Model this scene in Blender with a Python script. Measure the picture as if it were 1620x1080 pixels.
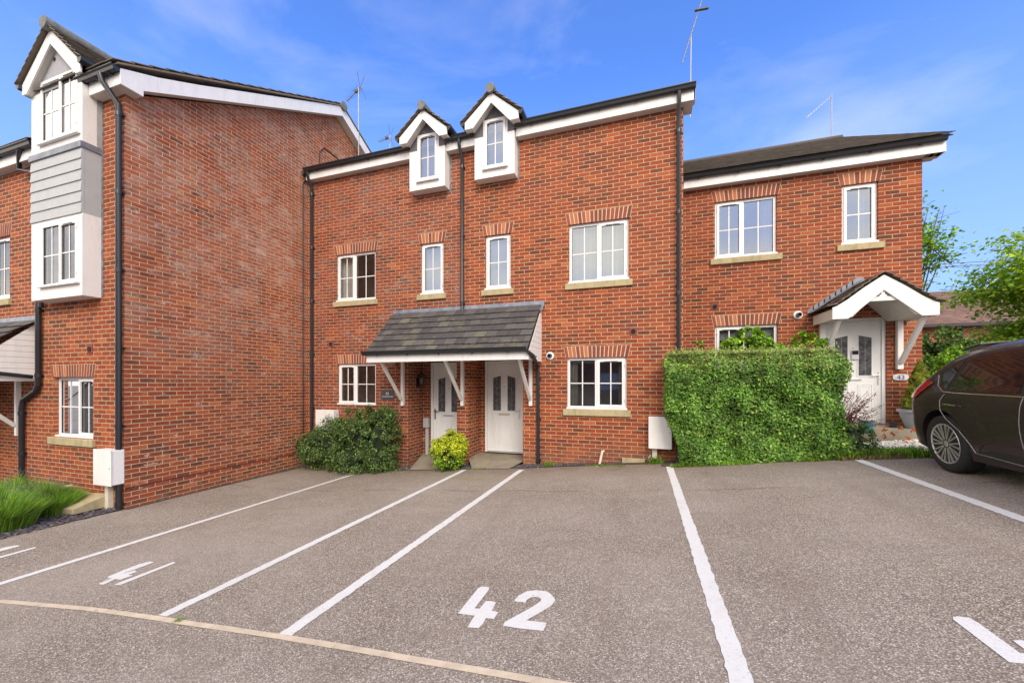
import bpy, bmesh, math, random
import numpy as np
from mathutils import Vector, Matrix
from mathutils.bvhtree import BVHTree
random.seed(7); rng = np.random.default_rng(7)
for o in list(bpy.data.objects): bpy.data.objects.remove(o)
SC = bpy.context.scene; COL = SC.collection
R = math.radians

# ------------------------------------------------------------------ camera
TH = R(18.49); FPX = 622.0; CZ = 1.51; PX0, PY0 = 810.0, 605.0
cam = bpy.data.objects.new("camera", bpy.data.cameras.new("camera")); COL.objects.link(cam)
cam.location = (0, 0, CZ); cam.rotation_euler = (R(90), 0, TH)
cam.data.sensor_width = 36; cam.data.lens = FPX / 1620 * 36
cam.data.shift_y = (PY0 - 540) / 1620; cam.data.clip_end = 3000; cam.data.clip_start = .05
SC.camera = cam

# ------------------------------------------------------------------ world, sun
SUN_EL, SUN_AZ = R(38), R(152)       # azimuth measured clockwise from +Y
w = bpy.data.worlds.new("World"); SC.world = w; w.use_nodes = True
nt = w.node_tree; nt.nodes.clear()
def N(t, **k):
    n = nt.nodes.new(t)
    for a, v in k.items(): setattr(n, a, v)
    return n
out = N('ShaderNodeOutputWorld'); bg = N('ShaderNodeBackground')
sky = N('ShaderNodeTexSky', sky_type='NISHITA', sun_disc=False)
sky.sun_elevation = SUN_EL; sky.sun_rotation = SUN_AZ
sky.air_density = 1.0; sky.dust_density = .6; sky.ozone_density = 3.0
tc = N('ShaderNodeTexCoord'); sep = N('ShaderNodeSeparateXYZ')
nt.links.new(tc.outputs['Generated'], sep.inputs[0])
# thin cirrus in front, unseen bright cloud added behind the camera for neutral fill
def noise(scale, detail, rough, sx, sy, sz, dist=0.):
    mp = N('ShaderNodeMapping'); mp.inputs['Scale'].default_value = (sx, sy, sz)
    mp.inputs['Rotation'].default_value = (0, R(18), 0)
    nt.links.new(tc.outputs['Generated'], mp.inputs[0])
    n = N('ShaderNodeTexNoise'); n.inputs['Scale'].default_value = scale
    n.inputs['Detail'].default_value = detail; n.inputs['Roughness'].default_value = rough
    n.inputs['Distortion'].default_value = dist
    nt.links.new(mp.outputs[0], n.inputs['Vector']); return n.outputs['Fac']
def mrange(v, a, b, c, d):
    m = N('ShaderNodeMapRange'); m.inputs[1].default_value = a; m.inputs[2].default_value = b
    m.inputs[3].default_value = c; m.inputs[4].default_value = d; nt.links.new(v, m.inputs[0]); return m.outputs[0]
def wmath(op, a, b):
    m = N('ShaderNodeMath', operation=op, use_clamp=True)
    for i, v in enumerate((a, b)):
        if isinstance(v, (int, float)): m.inputs[i].default_value = v
        else: nt.links.new(v, m.inputs[i])
    return m.outputs[0]
wisp = mrange(noise(1.7, 7, .55, 1, 1, 2.8, .5), .49, .88, 0, .22)
fill_bank = mrange(noise(2.6, 7, .55, 1, 1, 1.8, .2), .34, .60, 0.35, 1)
behind = mrange(sep.outputs['Y'], .12, -.25, 0, 1)
mask = wmath('MAXIMUM', wisp, wmath('MULTIPLY', fill_bank, behind))
mixc = N('ShaderNodeMix', data_type='RGBA'); nt.links.new(mask, mixc.inputs['Factor'])
gam = N('ShaderNodeMix', data_type='RGBA', blend_type='MULTIPLY'); gam.inputs['Factor'].default_value = 1; nt.links.new(sky.outputs[0], gam.inputs['A']); gam.inputs['B'].default_value = (.92, 1.32, 2.12, 1)
gamo = gam.outputs['Result']
low = mrange(sep.outputs['Z'], 0, .60, .92, 0)
hz = N('ShaderNodeMix', data_type='RGBA'); nt.links.new(low, hz.inputs['Factor']); nt.links.new(gamo, hz.inputs['A']); hz.inputs['B'].default_value = (2.5, 3.5, 5.2, 1)
nt.links.new(hz.outputs['Result'], mixc.inputs['A']); mixc.inputs['B'].default_value = (13.5, 12.0, 10.2, 1)
nt.links.new(mixc.outputs['Result'], bg.inputs[0]); bg.inputs[1].default_value = .13
nt.links.new(bg.outputs[0], out.inputs[0])
sun = bpy.data.objects.new("sun", bpy.data.lights.new("sun", 'SUN')); COL.objects.link(sun)
sun.data.energy = 2.1; sun.data.angle = R(34); sun.data.color = (1, .90, .77)
sd = Vector((math.sin(SUN_AZ) * math.cos(SUN_EL), math.cos(SUN_AZ) * math.cos(SUN_EL), math.sin(SUN_EL)))
sun.rotation_euler = (-sd).to_track_quat('-Z', 'Y').to_euler()
SC.view_settings.view_transform = 'Standard'; SC.view_settings.look = 'None'
SC.view_settings.exposure = .45; SC.view_settings.gamma = 1

# ------------------------------------------------------------------ measuring the place
ct, st = math.cos(TH), math.sin(TH)
def ray(px):                                  # world X per metre of Y
    return math.tan(math.atan((px - PX0) / FPX) - TH)
def depth(x, y): return -x * st + y * ct
def FX(px, Y): return ray(px) * Y
def FZ(px, py, Y): return CZ + (PY0 - py) * depth(FX(px, Y), Y) / FPX
def WY(px, X): return X / ray(px)
def WZ(px, py, X): return CZ + (PY0 - py) * depth(X, WY(px, X)) / FPX
GP = [(-400, -.9), (-14, -.78), (-10, -.68), (-8.3, -.62), (-6.3, -.57), (-3.56, -.32), (-2.31, -.23), (.43, .02),
      (3.1, .33), (5.5, .56), (9, .85), (14, 1.0), (400, 1.0)]
def gz(x):
    for (a, za), (b, zb) in zip(GP, GP[1:]):
        if a <= x <= b: return za + (zb - za) * (x - a) / (b - a)
    return 1.0
def G(px, py, lift=0.):
    z = 0.
    for _ in range(40):
        d = FPX * (CZ - z) / (py - PY0); xc = (px - PX0) / FPX * d
        x = xc * ct - d * st; y = xc * st + d * ct
        z = z * .4 + .6 * gz(x)
    return (x, y, gz(x) + lift)

# ------------------------------------------------------------------ materials
M = {}
class NT:
    def __init__(s, name):
        s.m = bpy.data.materials.new(name); s.m.use_nodes = True; s.t = s.m.node_tree; s.t.nodes.clear()
        s.o = s.n('ShaderNodeOutputMaterial'); s.p = s.n('ShaderNodeBsdfPrincipled')
        s.l(s.p.outputs[0], s.o.inputs[0]); M[name] = s.m
    def n(s, t, **k):
        n = s.t.nodes.new(t)
        for a, v in k.items(): setattr(n, a, v)
        return n
    def l(s, a, b): s.t.links.new(a, b)
    def set(s, node, **k):
        for a, v in k.items():
            i = node.inputs[a.replace('_', ' ')] if not a.startswith('i') or not a[1:].isdigit() else node.inputs[int(a[1:])]
            if hasattr(v, 'links') or isinstance(v, bpy.types.NodeSocket): s.l(v, i)
            else: i.default_value = v
        return node
    def coord(s, scale=(1, 1, 1)):
        g = s.n('ShaderNodeNewGeometry'); mp = s.n('ShaderNodeMapping'); mp.inputs['Scale'].default_value = scale
        s.l(g.outputs['Position'], mp.inputs[0]); return mp.outputs[0]
    def noise(s, sc, det=4, rough=.5, vec=None, dist=0.):
        n = s.n('ShaderNodeTexNoise'); n.inputs['Scale'].default_value = sc; n.inputs['Detail'].default_value = det
        n.inputs['Roughness'].default_value = rough; n.inputs['Distortion'].default_value = dist
        s.l(vec if vec is not None else s.coord(), n.inputs['Vector']); return n.outputs['Fac']
    def ramp(s, fac, stops, interp='LINEAR'):
        r = s.n('ShaderNodeValToRGB'); e = r.color_ramp; e.interpolation = interp
        while len(e.elements) < len(stops): e.elements.new(.5)
        for el, (p, c) in zip(e.elements, stops):
            el.position = p; el.color = (*c, 1) if len(c) == 3 else c
        s.l(fac, r.inputs[0]); return r.outputs[0]
    def mix(s, f, a, b, mode='MIX'):
        m = s.n('ShaderNodeMix', data_type='RGBA', blend_type=mode)
        for i, v in ((m.inputs['Factor'], f), (m.inputs['A'], a), (m.inputs['B'], b)):
            if isinstance(v, bpy.types.NodeSocket): s.l(v, i)
            elif isinstance(v, (int, float)): i.default_value = v
            else: i.default_value = (*v, 1)
        return m.outputs['Result']
    def mr(s, v, a, b, c, d):
        m = s.n('ShaderNodeMapRange'); 
        for i, q in enumerate((a, b, c, d)): m.inputs[i + 1].default_value = q
        s.l(v, m.inputs[0]); return m.outputs[0]
    def bump(s, h, strength=.5, dist=.01, prev=None):
        b = s.n('ShaderNodeBump'); b.inputs['Strength'].default_value = strength; b.inputs['Distance'].default_value = dist
        s.l(h, b.inputs['Height'])
        if prev is not None: s.l(prev, b.inputs['Normal'])
        return b.outputs[0]
    def fin(s, col=None, rough=.6, normal=None, metal=0., spec=.5, coat=0.):
        p = s.p
        if isinstance(col, bpy.types.NodeSocket): s.l(col, p.inputs['Base Color'])
        elif col is not None: p.inputs['Base Color'].default_value = (*col, 1)
        if isinstance(rough, bpy.types.NodeSocket): s.l(rough, p.inputs['Roughness'])
        else: p.inputs['Roughness'].default_value = rough
        if normal is not None: s.l(normal, p.inputs['Normal'])
        p.inputs['Metallic'].default_value = metal; p.inputs['Specular IOR Level'].default_value = spec
        p.inputs['Coat Weight'].default_value = coat; p.inputs['Coat Roughness'].default_value = .03
        return s.m
def plain(name, col, rough=.5, metal=0., spec=.5, coat=0., var=.10, sc=9., bump=0.):
    t = NT(name); f = t.noise(sc, 5, .6)
    c = t.mix(t.mr(f, .3, .75, 0, 1), tuple(v * (1 - var) for v in col), tuple(min(1, v * (1 + var)) for v in col))
    nrm = t.bump(t.noise(sc * 14, 3), .3, bump) if bump else None
    return t.fin(c, rough, nrm, metal, spec, coat)

def trim(name, col, rough):
    t = NT(name); c = t.mix(t.mr(t.noise(3, 5, .6), .3, .75, 0, 1), tuple(v * .95 for v in col), tuple(min(1, v * 1.02) for v in col))
    c = t.mix(t.mr(t.noise(9, 7, .7, t.coord((1, 1, .14))), .50, .72, 0, .34), c, (.50, .48, .41)); c = t.mix(t.mr(t.noise(46, 5, .7), .62, .76, 0, .4), c, (.40, .38, .32))
    return t.fin(c, rough)
def brick(name, ramp, tint=(1, 1, 1), off=0., efflo=0., mortar=(.60, .465, .32), patch=.5):
    t = NT(name); g = t.n('ShaderNodeNewGeometry'); sp = t.n('ShaderNodeSeparateXYZ'); t.l(g.outputs['Position'], sp.inputs[0])
    ad = t.n('ShaderNodeMath', operation='ADD'); t.l(sp.outputs[0], ad.inputs[0]); t.l(sp.outputs[1], ad.inputs[1])
    cb = t.n('ShaderNodeCombineXYZ'); t.l(ad.outputs[0], cb.inputs[0]); t.l(sp.outputs[2], cb.inputs[1])
    # slight wobble of the hand laid courses
    wob = t.n('ShaderNodeTexNoise'); wob.inputs['Scale'].default_value = 7; t.l(cb.outputs[0], wob.inputs['Vector'])
    va = t.n('ShaderNodeVectorMath', operation='MULTIPLY_ADD'); t.l(wob.outputs['Color'], va.inputs[0])
    va.inputs[1].default_value = (.012, .006, 0); t.l(cb.outputs[0], va.inputs[2])
    mp = t.n('ShaderNodeMapping'); mp.inputs['Location'].default_value = (off + 50, 20, 0); t.l(va.outputs[0], mp.inputs[0])
    b = t.n('ShaderNodeTexBrick', offset=.5, offset_frequency=2, squash=1.)
    t.set(b, Vector=mp.outputs[0], Color1=(0, 0, 0, 1), Color2=(1, 1, 1, 1), Mortar=(.5, .5, .5, 1), Scale=1., Mortar_Size=.0066, Mortar_Smooth=.2, Bias=0., Brick_Width=.2290, Row_Height=.0771)
    col = t.ramp(b.outputs['Color'], ramp)
    fine = t.noise(55, 6, .7, dist=.4)
    col = t.mix(t.mr(fine, .32, .66, 0, .62), col, (.12, .045, .035))
    col = t.mix(t.mr(t.noise(24, 5, .65), .56, .74, 0, .35), col, (.46, .22, .14))
    mid = t.noise(2.1, 6, .62)
    col = t.mix(t.mr(mid, .42, .70, 0, patch), col, t.mix(b.outputs['Color'], (.32, .065, .03), (.48, .12, .045)))
    big = t.noise(.55, 4, .6)
    col = t.mix(t.mr(big, .40, .65, .0, .28), col, (.20, .075, .065))
    mo = t.mix(t.mr(t.noise(11, 5), .3, .7, 0, 1), mortar, tuple(v * .62 for v in mortar))
    if efflo:
        e = t.noise(1.15, 9, .72, dist=.6); e2 = t.noise(13, 6, .75, t.coord((1, .35, 2.6)))
        z = t.mr(sp.outputs[2], 1.2, 3.2, 0, 1)
        f = t.n('ShaderNodeMath', operation='MULTIPLY'); t.l(t.mr(e, .40, .66, 0, efflo), f.inputs[0]); t.l(t.mr(e2, .38, .62, 0.25, 1), f.inputs[1])
        f3 = t.n('ShaderNodeMath', operation='MULTIPLY'); t.l(f.outputs[0], f3.inputs[0]); t.l(t.mr(b.outputs['Color'], .15, .9, 1.25, .25), f3.inputs[1])
        f2 = t.n('ShaderNodeMath', operation='MULTIPLY', use_clamp=True); t.l(f3.outputs[0], f2.inputs[0]); t.l(z, f2.inputs[1])
        col = t.mix(f2.outputs[0], col, (.60, .40, .37)); fm = t.n('ShaderNodeMath', operation='MULTIPLY'); t.l(f2.outputs[0], fm.inputs[0]); fm.inputs[1].default_value = .45; mo = t.mix(fm.outputs[0], mo, (.46, .30, .24))
        lime = t.n('ShaderNodeMath', operation='MULTIPLY'); t.l(t.mr(t.noise(3.2, 9, .75, t.coord((1, .8, 1.7))), .56, .68, 0, .9), lime.inputs[0]); t.l(t.mr(t.noise(30, 4, .6, t.coord((1, .5, 2))), .45, .6, 0, 1), lime.inputs[1])
        col = t.mix(lime.outputs[0], col, (.72, .62, .60))
    col = t.mix(b.outputs['Fac'], col, mo)
    if tint != (1, 1, 1): col = t.mix(1., col, tint, 'MULTIPLY')
    # splashed dirt low on the wall, following the falling ground, and faint run-off streaks
    gr = t.n('ShaderNodeMath', operation='MULTIPLY_ADD'); t.l(sp.outputs[0], gr.inputs[0]); gr.inputs[1].default_value = -.098; t.l(sp.outputs[2], gr.inputs[2])
    lowd = t.n('ShaderNodeMath', operation='MULTIPLY'); t.l(t.mr(gr.outputs[0], -.05, .42, 1, 0), lowd.inputs[0]); t.l(t.mr(t.noise(5, 7, .7), .35, .65, .1, .8), lowd.inputs[1])
    col = t.mix(lowd.outputs[0], col, (.20, .125, .085))
    col = t.mix(t.mr(t.noise(2.4, 6, .65, t.coord((1.6, 1.6, .16))), .54, .74, 0, .30), col, (.13, .06, .05))
    h = t.mix(b.outputs['Fac'], t.mix(.35, (1, 1, 1), fine), (0, 0, 0))
    return t.fin(col, .88, t.bump(h, .75, .008), spec=.25)
RED = [(0, (.09, .040, .040)), (.14, (.15, .048, .038)), (.32, (.25, .055, .034)), (.52, (.33, .066, .034)), (.70, (.26, .052, .034)), (.86, (.38, .088, .038)), (.95, (.42, .11, .05)), (1, (.52, .19, .10))]
brick('brick_house42', RED, (1.04, .95, .76), .04, patch=.6)
brick('brick_house41', RED, (.96, .88, .76), .04, efflo=.25, patch=.25)
brick('brick_left', RED, (1.08, 1.02, .86), .11, efflo=.80, patch=.5)
brick('brick_leftfront', RED, (1.06, .98, .78), .02, patch=.55)
brick('brick_house43', RED, (1.0, .90, .73), .07, patch=.45)
brick('brick_far', RED, (1.1, 1.1, 1.0), .0, patch=.3)
def island(name, stops, rough=.8, dirt=None, sc=30, spec=.3, bump=.004, extra=None):
    t = NT(name); g = t.n('ShaderNodeNewGeometry'); c = t.ramp(g.outputs['Random Per Island'], stops)
    f = t.noise(sc, 5, .65); c = t.mix(t.mr(f, .4, .75, 0, .45), c, dirt or tuple(v * .55 for v in stops[0][1]))
    if extra: c = t.mix(t.mr(t.noise(extra[0], 7, .7), extra[1], extra[2], 0, extra[4] if len(extra) > 4 else .8), c, extra[3])
    return t.fin(c, rough, t.bump(f, .5, bump), spec=spec)
island('soldier_brick', [(0, (.17, .055, .04)), (.4, (.28, .075, .042)), (.8, (.37, .105, .05)), (1, (.50, .20, .10))], dirt=(.13, .05, .04))
island('slate_tile', [(0, (.060, .056, .058)), (.6, (.085, .079, .078)), (.92, (.11, .104, .10)), (1, (.17, .155, .115))], .75, (.035, .033, .033), 18, extra=(3.5, .52, .66, (.17, .155, .09), .55))
island('mossy_tile', [(0, (.15, .125, .105)), (.5, (.20, .165, .135)), (1, (.28, .235, .18))], .9, (.09, .08, .07), 14, extra=(6, .5, .62, (.13, .12, .055), .6))
island('grey_tile', [(0, (.085, .075, .068)), (.5, (.12, .105, .092)), (1, (.17, .148, .125))], .9, (.05, .045, .04), 14)
island('brown_tile', [(0, (.17, .10, .08)), (.5, (.21, .125, .095)), (1, (.26, .16, .12))], .9, (.12, .075, .06), 6)
island('slate_chip', [(0, (.05, .045, .055)), (.6, (.10, .09, .105)), (1, (.19, .165, .175))], .7, (.04, .035, .04), 60)
island('white_chip', [(0, (.62, .58, .52)), (.5, (.74, .71, .66)), (1, (.85, .83, .80))], .8, (.5, .45, .38), 60)
plain('mortar', (.62, .48, .33), .9)
trim('upvc', (.80, .80, .79), .35)
trim('white_board', (.80, .79, .77), .45)
plain('soffit', (.62, .60, .57), .6, var=.08, sc=4)
plain('grey_board', (.41, .43, .435), .6, var=.06, sc=6)
plain('grey_render', (.36, .36, .38), .8, var=.08, sc=20)
plain('ridge_cap', (.17, .18, .17), .85, var=.25, sc=15)
plain('dark_render', (.13, .125, .145), .8, var=.12, sc=20)
plain('black_plastic', (.018, .021, .027), .32, spec=.6, var=.15, sc=4)
plain('black_iron', (.015, .015, .016), .45)
plain('lead', (.20, .22, .26), .45, var=.35, sc=7, metal=.2)
plain('rubber_mat', (.03, .03, .032), .95, bump=.004, sc=30)
plain('seal', (.03, .03, .03), .6)
plain('chrome', (.62, .62, .62), .22, metal=1., var=.03)
plain('alu', (.62, .61, .60), .38, metal=.65, var=.05)
plain('gold_metal', (.62, .56, .42), .35, metal=.6, var=.05)
plain('grey_plastic', (.42, .43, .43), .55, var=.05)
plain('beige_plastic', (.70, .67, .60), .5, var=.06, sc=4)
plain('pipe_cream', (.66, .62, .52), .5, var=.12, sc=12)
plain('terracotta_vent', (.20, .06, .045), .8)
plain('dark_hole', (.01, .01, .01), .9)
plain('room_dark', (.13, .115, .10), .9, var=.3, sc=3)
plain('room_mid', (.24, .24, .24), .9, var=.2, sc=3)
plain('curtain', (.50, .47, .42), .9, var=.12, sc=9)
plain('blind_white', (.40, .42, .45), .8, var=.04)
plain('teal_pot', (.02, .22, .24), .5)
plain('pot_grey', (.42, .46, .50), .6, var=.10, sc=8)
plain('timber_green', (.17, .15, .065), .9, var=.45, sc=16, bump=.01)
plain('bark', (.12, .09, .065), .9, var=.3, sc=20, bump=.01)
plain('purple_stem', (.10, .035, .035), .8)
plain('wire', (.10, .10, .11), .6)
plain('galv', (.38, .38, .39), .5, metal=.6, var=.2, sc=30)
plain('plate_slate', (.075, .075, .085), .7, var=.2, sc=60)
plain('plate_white', (.62, .63, .66), .45, var=.15, sc=60)
plain('letter_white', (.72, .72, .72), .6)
plain('letter_navy', (.04, .055, .10), .5)
plain('red_lens', (.38, .01, .012), .12, coat=1.)
plain('clear_lens', (.16, .17, .18), .1, coat=1.)
plain('tyre', (.022, .022, .023), .8, var=.2, sc=30)
plain('car_trim', (.016, .016, .017), .5)
plain('vase_blue', (.10, .17, .38), .3)
plain('flower_white', (.75, .72, .70), .8)
plain('soil', (.055, .042, .032), 1., var=.4, sc=20, bump=.02)
plain('opp_render', (.55, .52, .46), .9)
plain('car_blue', (.05, .16, .36), .25, coat=.8)
# car paint: dark brown-grey metallic
t = NT('car_paint'); fl = t.n('ShaderNodeTexVoronoi'); fl.inputs['Scale'].default_value = 900; t.l(t.coord(), fl.inputs['Vector'])
c = t.mix(t.mr(fl.outputs['Distance'], .0, .6, .7, 0), (.024, .015, .018), (.068, .045, .050))
t.fin(c, .45, metal=.0, spec=.25, coat=.4)
# glass
def glass(name, refl, tint=(.9, .95, 1)):
    t = NT(name); t.t.nodes.remove(t.p)
    g = t.n('ShaderNodeBsdfGlossy'); g.inputs['Roughness'].default_value = .015; g.inputs['Color'].default_value = (*tint, 1)
    
    tr = t.n('ShaderNodeBsdfTransparent'); tr.inputs['Color'].default_value = (.82, .86, .86, 1)
    lw = t.n('ShaderNodeLayerWeight'); lw.inputs['Blend'].default_value = .25
    f = t.mr(lw.outputs['Fresnel'], 0, 1, refl, 1); mx = t.n('ShaderNodeMixShader')
    t.l(f, mx.inputs[0]); t.l(tr.outputs[0], mx.inputs[1]); t.l(g.outputs[0], mx.inputs[2]); t.l(mx.outputs[0], t.o.inputs[0])
glass('glass', .22, (.7, .74, .8)); glass('glass_mirror', .40, (.56, .62, .70)); glass('glass_sky', .62, (1, .97, .95)); glass('glass_low', .12); glass('car_glass', .10, (.7, .68, .68))
t = NT('tinted'); t.fin((.012, .010, .010), .05, spec=.6)
t = NT('lead_glass'); t.fin(t.mix(t.mr(t.noise(14, 3), .3, .7, 0, 1), (.05, .05, .055), (.16, .16, .165)), .12)
# stone sill
t = NT('stone'); f = t.noise(6, 7, .7); c = t.mix(t.mr(f, .35, .7, 0, 1), (.47, .39, .23), (.36, .31, .19))
c = t.mix(t.mr(t.noise(9, 7, .7, t.coord((1, 1, .25))), .5, .72, 0, .75), c, (.20, .20, .09))
t.fin(c, .9, t.bump(t.noise(90, 4), .4, .004), spec=.2)
# concrete paving
t = NT('concrete_path'); f = t.noise(3, 7, .65); c = t.mix(t.mr(f, .35, .7, 0, 1), (.30, .255, .19), (.20, .175, .135))
c = t.mix(t.mr(t.noise(1.6, 5), .55, .7, 0, .6), c, (.15, .14, .075)); t.fin(c, .92, t.bump(t.noise(160, 4), .4, .003), spec=.2)
# asphalt with pinkish aggregate
t = NT('asphalt'); P = t.coord()
v1 = t.n('ShaderNodeTexVoronoi'); v1.inputs['Scale'].default_value = 118; v1.inputs['Randomness'].default_value = 1; t.l(P, v1.inputs['Vector'])
sepc = t.n('ShaderNodeSeparateColor'); t.l(v1.outputs['Color'], sepc.inputs[0])
c = t.ramp(sepc.outputs[0], [(0, (.175, .143, .113)), (.25, (.255, .215, .170)), (.50, (.345, .293, .233)), (.74, (.425, .365, .293)), (.91, (.54, .47, .385)), (1, (.74, .68, .58))])
gap = t.mr(v1.outputs['Distance'], .38, .68, 0, .75); c = t.mix(gap, c, (.10, .080, .064))
c = t.mix(t.mr(t.noise(.55, 7, .62), .38, .66, 0, .42), c, (.41, .36, .305))
c = t.mix(t.mr(t.noise(1.1, 8, .7, t.coord((.6, 1.6, 1)), .6), .50, .72, 0, .40), c, (.20, .155, .122))
c = t.mix(t.mr(t.noise(.9, 8, .7, dist=1.), .60, .74, 0, .25), c, (.21, .18, .08))
g0 = t.n('ShaderNodeNewGeometry'); sx = t.n('ShaderNodeSeparateXYZ'); t.l(g0.outputs['Position'], sx.inputs[0])
def band(sock, c0, w_, mx_):      # soft stripe around a coordinate, 0..mx_
    d_ = t.n('ShaderNodeMath', operation='SUBTRACT'); t.l(sock, d_.inputs[0]); d_.inputs[1].default_value = c0; e_ = t.n('ShaderNodeMath', operation='ABSOLUTE'); t.l(d_.outputs[0], e_.inputs[0]); return t.mr(e_.outputs[0], 0, w_, mx_, 0)
def mul(a_, b_): m_ = t.n('ShaderNodeMath', operation='MULTIPLY'); t.l(a_, m_.inputs[0]); t.l(b_, m_.inputs[1]); return m_.outputs[0]
wobx = t.n('ShaderNodeMath', operation='MULTIPLY_ADD'); t.l(t.noise(1.3, 4), wobx.inputs[0]); wobx.inputs[1].default_value = .5; t.l(sx.outputs[0], wobx.inputs[2])
woby = t.n('ShaderNodeMath', operation='MULTIPLY_ADD'); t.l(t.noise(.9, 5), woby.inputs[0]); woby.inputs[1].default_value = .35; t.l(sx.outputs[1], woby.inputs[2])
c = t.mix(mul(t.mr(sx.outputs[1], 6.6, 7.6, 0, .75), t.mr(t.noise(2.2, 7, .7), .3, .6, .2, 1)), c, (.16, .122, .088))     # dirt gathered at the head of the bays
c = t.mix(mul(band(woby.outputs[0], 6.05, .035, .75), t.mr(t.noise(1.5, 3), .42, .55, 0, 1)), c, (.13, .10, .08))          # tar seam
c = t.mix(mul(mul(band(sx.outputs[0], -2.9, 1.3, 1), band(sx.outputs[1], 6.7, .22, .9)), t.mr(t.noise(4, 6, .7), .4, .6, 0, 1)), c, (.22, .21, .06))   # moss
for xc_ in (-1.75, -.25, 1.0, 2.45): c = t.mix(mul(band(wobx.outputs[0], xc_ + .25, .17, .34), t.mr(t.noise(1.4, 6, .7), .36, .6, 0, 1)), c, (.20, .155, .122))   # tyre tracks
ov = t.n('ShaderNodeTexVoronoi'); ov.inputs['Scale'].default_value = .85; t.l(t.coord(), ov.inputs['Vector']); c = t.mix(mul(t.mr(ov.outputs['Distance'], .03, .15, .6, 0), t.mr(t.noise(7, 5, .7), .40, .6, 0, 1)), c, (.11, .085, .07))   # oil drips
t.fin(c, .93, t.bump(v1.outputs['Distance'], .55, .004), spec=.25)
# road paint
t = NT('road_paint'); c = t.mix(t.mr(t.noise(5, 8, .7), .5, .8, 0, .35), (.68, .68, .65), (.50, .48, .44))
c = t.mix(t.mr(t.noise(38, 8, .85), .555, .64, 0, .78), c, (.36, .30, .25)); c = t.mix(t.mr(t.noise(2.2, 8, .75, dist=.8), .52, .66, 0, .30), c, (.50, .45, .39)); t.fin(c, .7, t.bump(t.noise(130, 3), .4, .003))
t = NT('kerb_stone'); c = t.mix(t.mr(t.noise(7, 8, .7), .35, .75, 0, 1), (.66, .55, .40), (.44, .36, .26))
c = t.mix(t.mr(t.noise(55, 5, .8), .60, .70, 0, .5), c, (.18, .15, .12)); t.fin(c, .93, t.bump(t.noise(120, 4), .5, .004))
t = NT('earth'); c = t.mix(t.mr(t.noise(9, 8, .7), .35, .7, 0, 1), (.10, .075, .055), (.055, .042, .03)); t.fin(c, 1., t.bump(t.noise(60, 5), .7, .02))
def leafmat(name, stops, trans=.3, rough=.5, clump=2.5, dark=.5):
    t = NT(name); g = t.n('ShaderNodeNewGeometry')
    c = t.ramp(g.outputs['Random Per Island'], stops)
    hs = t.n('ShaderNodeHueSaturation'); t.l(c, hs.inputs['Color']); t.l(t.mr(t.noise(clump, 4, .6), .35, .65, dark, 1.25), hs.inputs['Value'])
    t.fin(hs.outputs[0], rough, spec=.35)
    tr = t.n('ShaderNodeBsdfTranslucent'); t.l(hs.outputs[0], tr.inputs['Color']); mx = t.n('ShaderNodeMixShader'); mx.inputs[0].default_value = trans
    t.l(t.p.outputs[0], mx.inputs[1]); t.l(tr.outputs[0], mx.inputs[2]); t.l(mx.outputs[0], t.o.inputs[0])
leafmat('leaf_hedge', [(0, (.060, .145, .025)), (.4, (.13, .30, .04)), (.75, (.22, .44, .06)), (1, (.50, .65, .14))], clump=4.2, dark=.5)
leafmat('leaf_hedge_top', [(0, (.20, .33, .06)), (.5, (.36, .48, .12)), (1, (.62, .66, .26))], clump=5)
leafmat('leaf_shrub', [(0, (.055, .11, .035)), (.5, (.12, .21, .055)), (.85, (.21, .32, .08)), (1, (.42, .52, .16))], clump=4)
leafmat('leaf_yellow', [(0, (0.175, 0.320, 0.016)), (.35, (0.473, 0.608, 0.027)), (.7, (0.800, 0.800, 0.041)), (1, (0.800, 0.800, 0.081))], clump=5, dark=.7)
leafmat('leaf_yellow_low', [(0, (0.088, 0.208, 0.020)), (.6, (0.210, 0.416, 0.027)), (1, (0.438, 0.608, 0.041))], clump=5)
leafmat('leaf_bright', [(0, (0.105, 0.272, 0.020)), (.5, (0.245, 0.512, 0.027)), (1, (0.525, 0.736, 0.054))], clump=4)
leafmat('leaf_maple', [(0, (0.140, 0.272, 0.020)), (.5, (0.333, 0.544, 0.034)), (1, (0.665, 0.800, 0.081))], clump=1.3, dark=.85, trans=.4)
leafmat('leaf_dark', [(0, (0.052, 0.112, 0.027)), (.6, (0.123, 0.240, 0.041)), (1, (0.263, 0.384, 0.068))], clump=1.2)
leafmat('leaf_conifer', [(0, (0.123, 0.192, 0.020)), (.5, (0.280, 0.352, 0.027)), (1, (0.595, 0.576, 0.054))], clump=9)
leafmat('leaf_purple', [(0, (0.123, 0.032, 0.034)), (.6, (0.280, 0.072, 0.074)), (1, (0.490, 0.192, 0.162))], clump=6)
leafmat('grass_blade', [(0, (0.070, 0.176, 0.016)), (.5, (0.175, 0.352, 0.027)), (1, (0.385, 0.544, 0.054))], clump=3)
leafmat('lavender_leaf', [(0, (0.088, 0.192, 0.027)), (.5, (0.193, 0.384, 0.041)), (1, (0.420, 0.640, 0.081))], clump=3)
leafmat('lavender_bud', [(0, (0.175, 0.160, 0.216)), (1, (0.385, 0.320, 0.405))], clump=3)
leafmat('flower_orange', [(0, (.45, .07, .01)), (1, (.65, .18, .02))], clump=3)
leafmat('straw', [(0, (.30, .22, .10)), (1, (.45, .36, .18))], clump=3)

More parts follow.
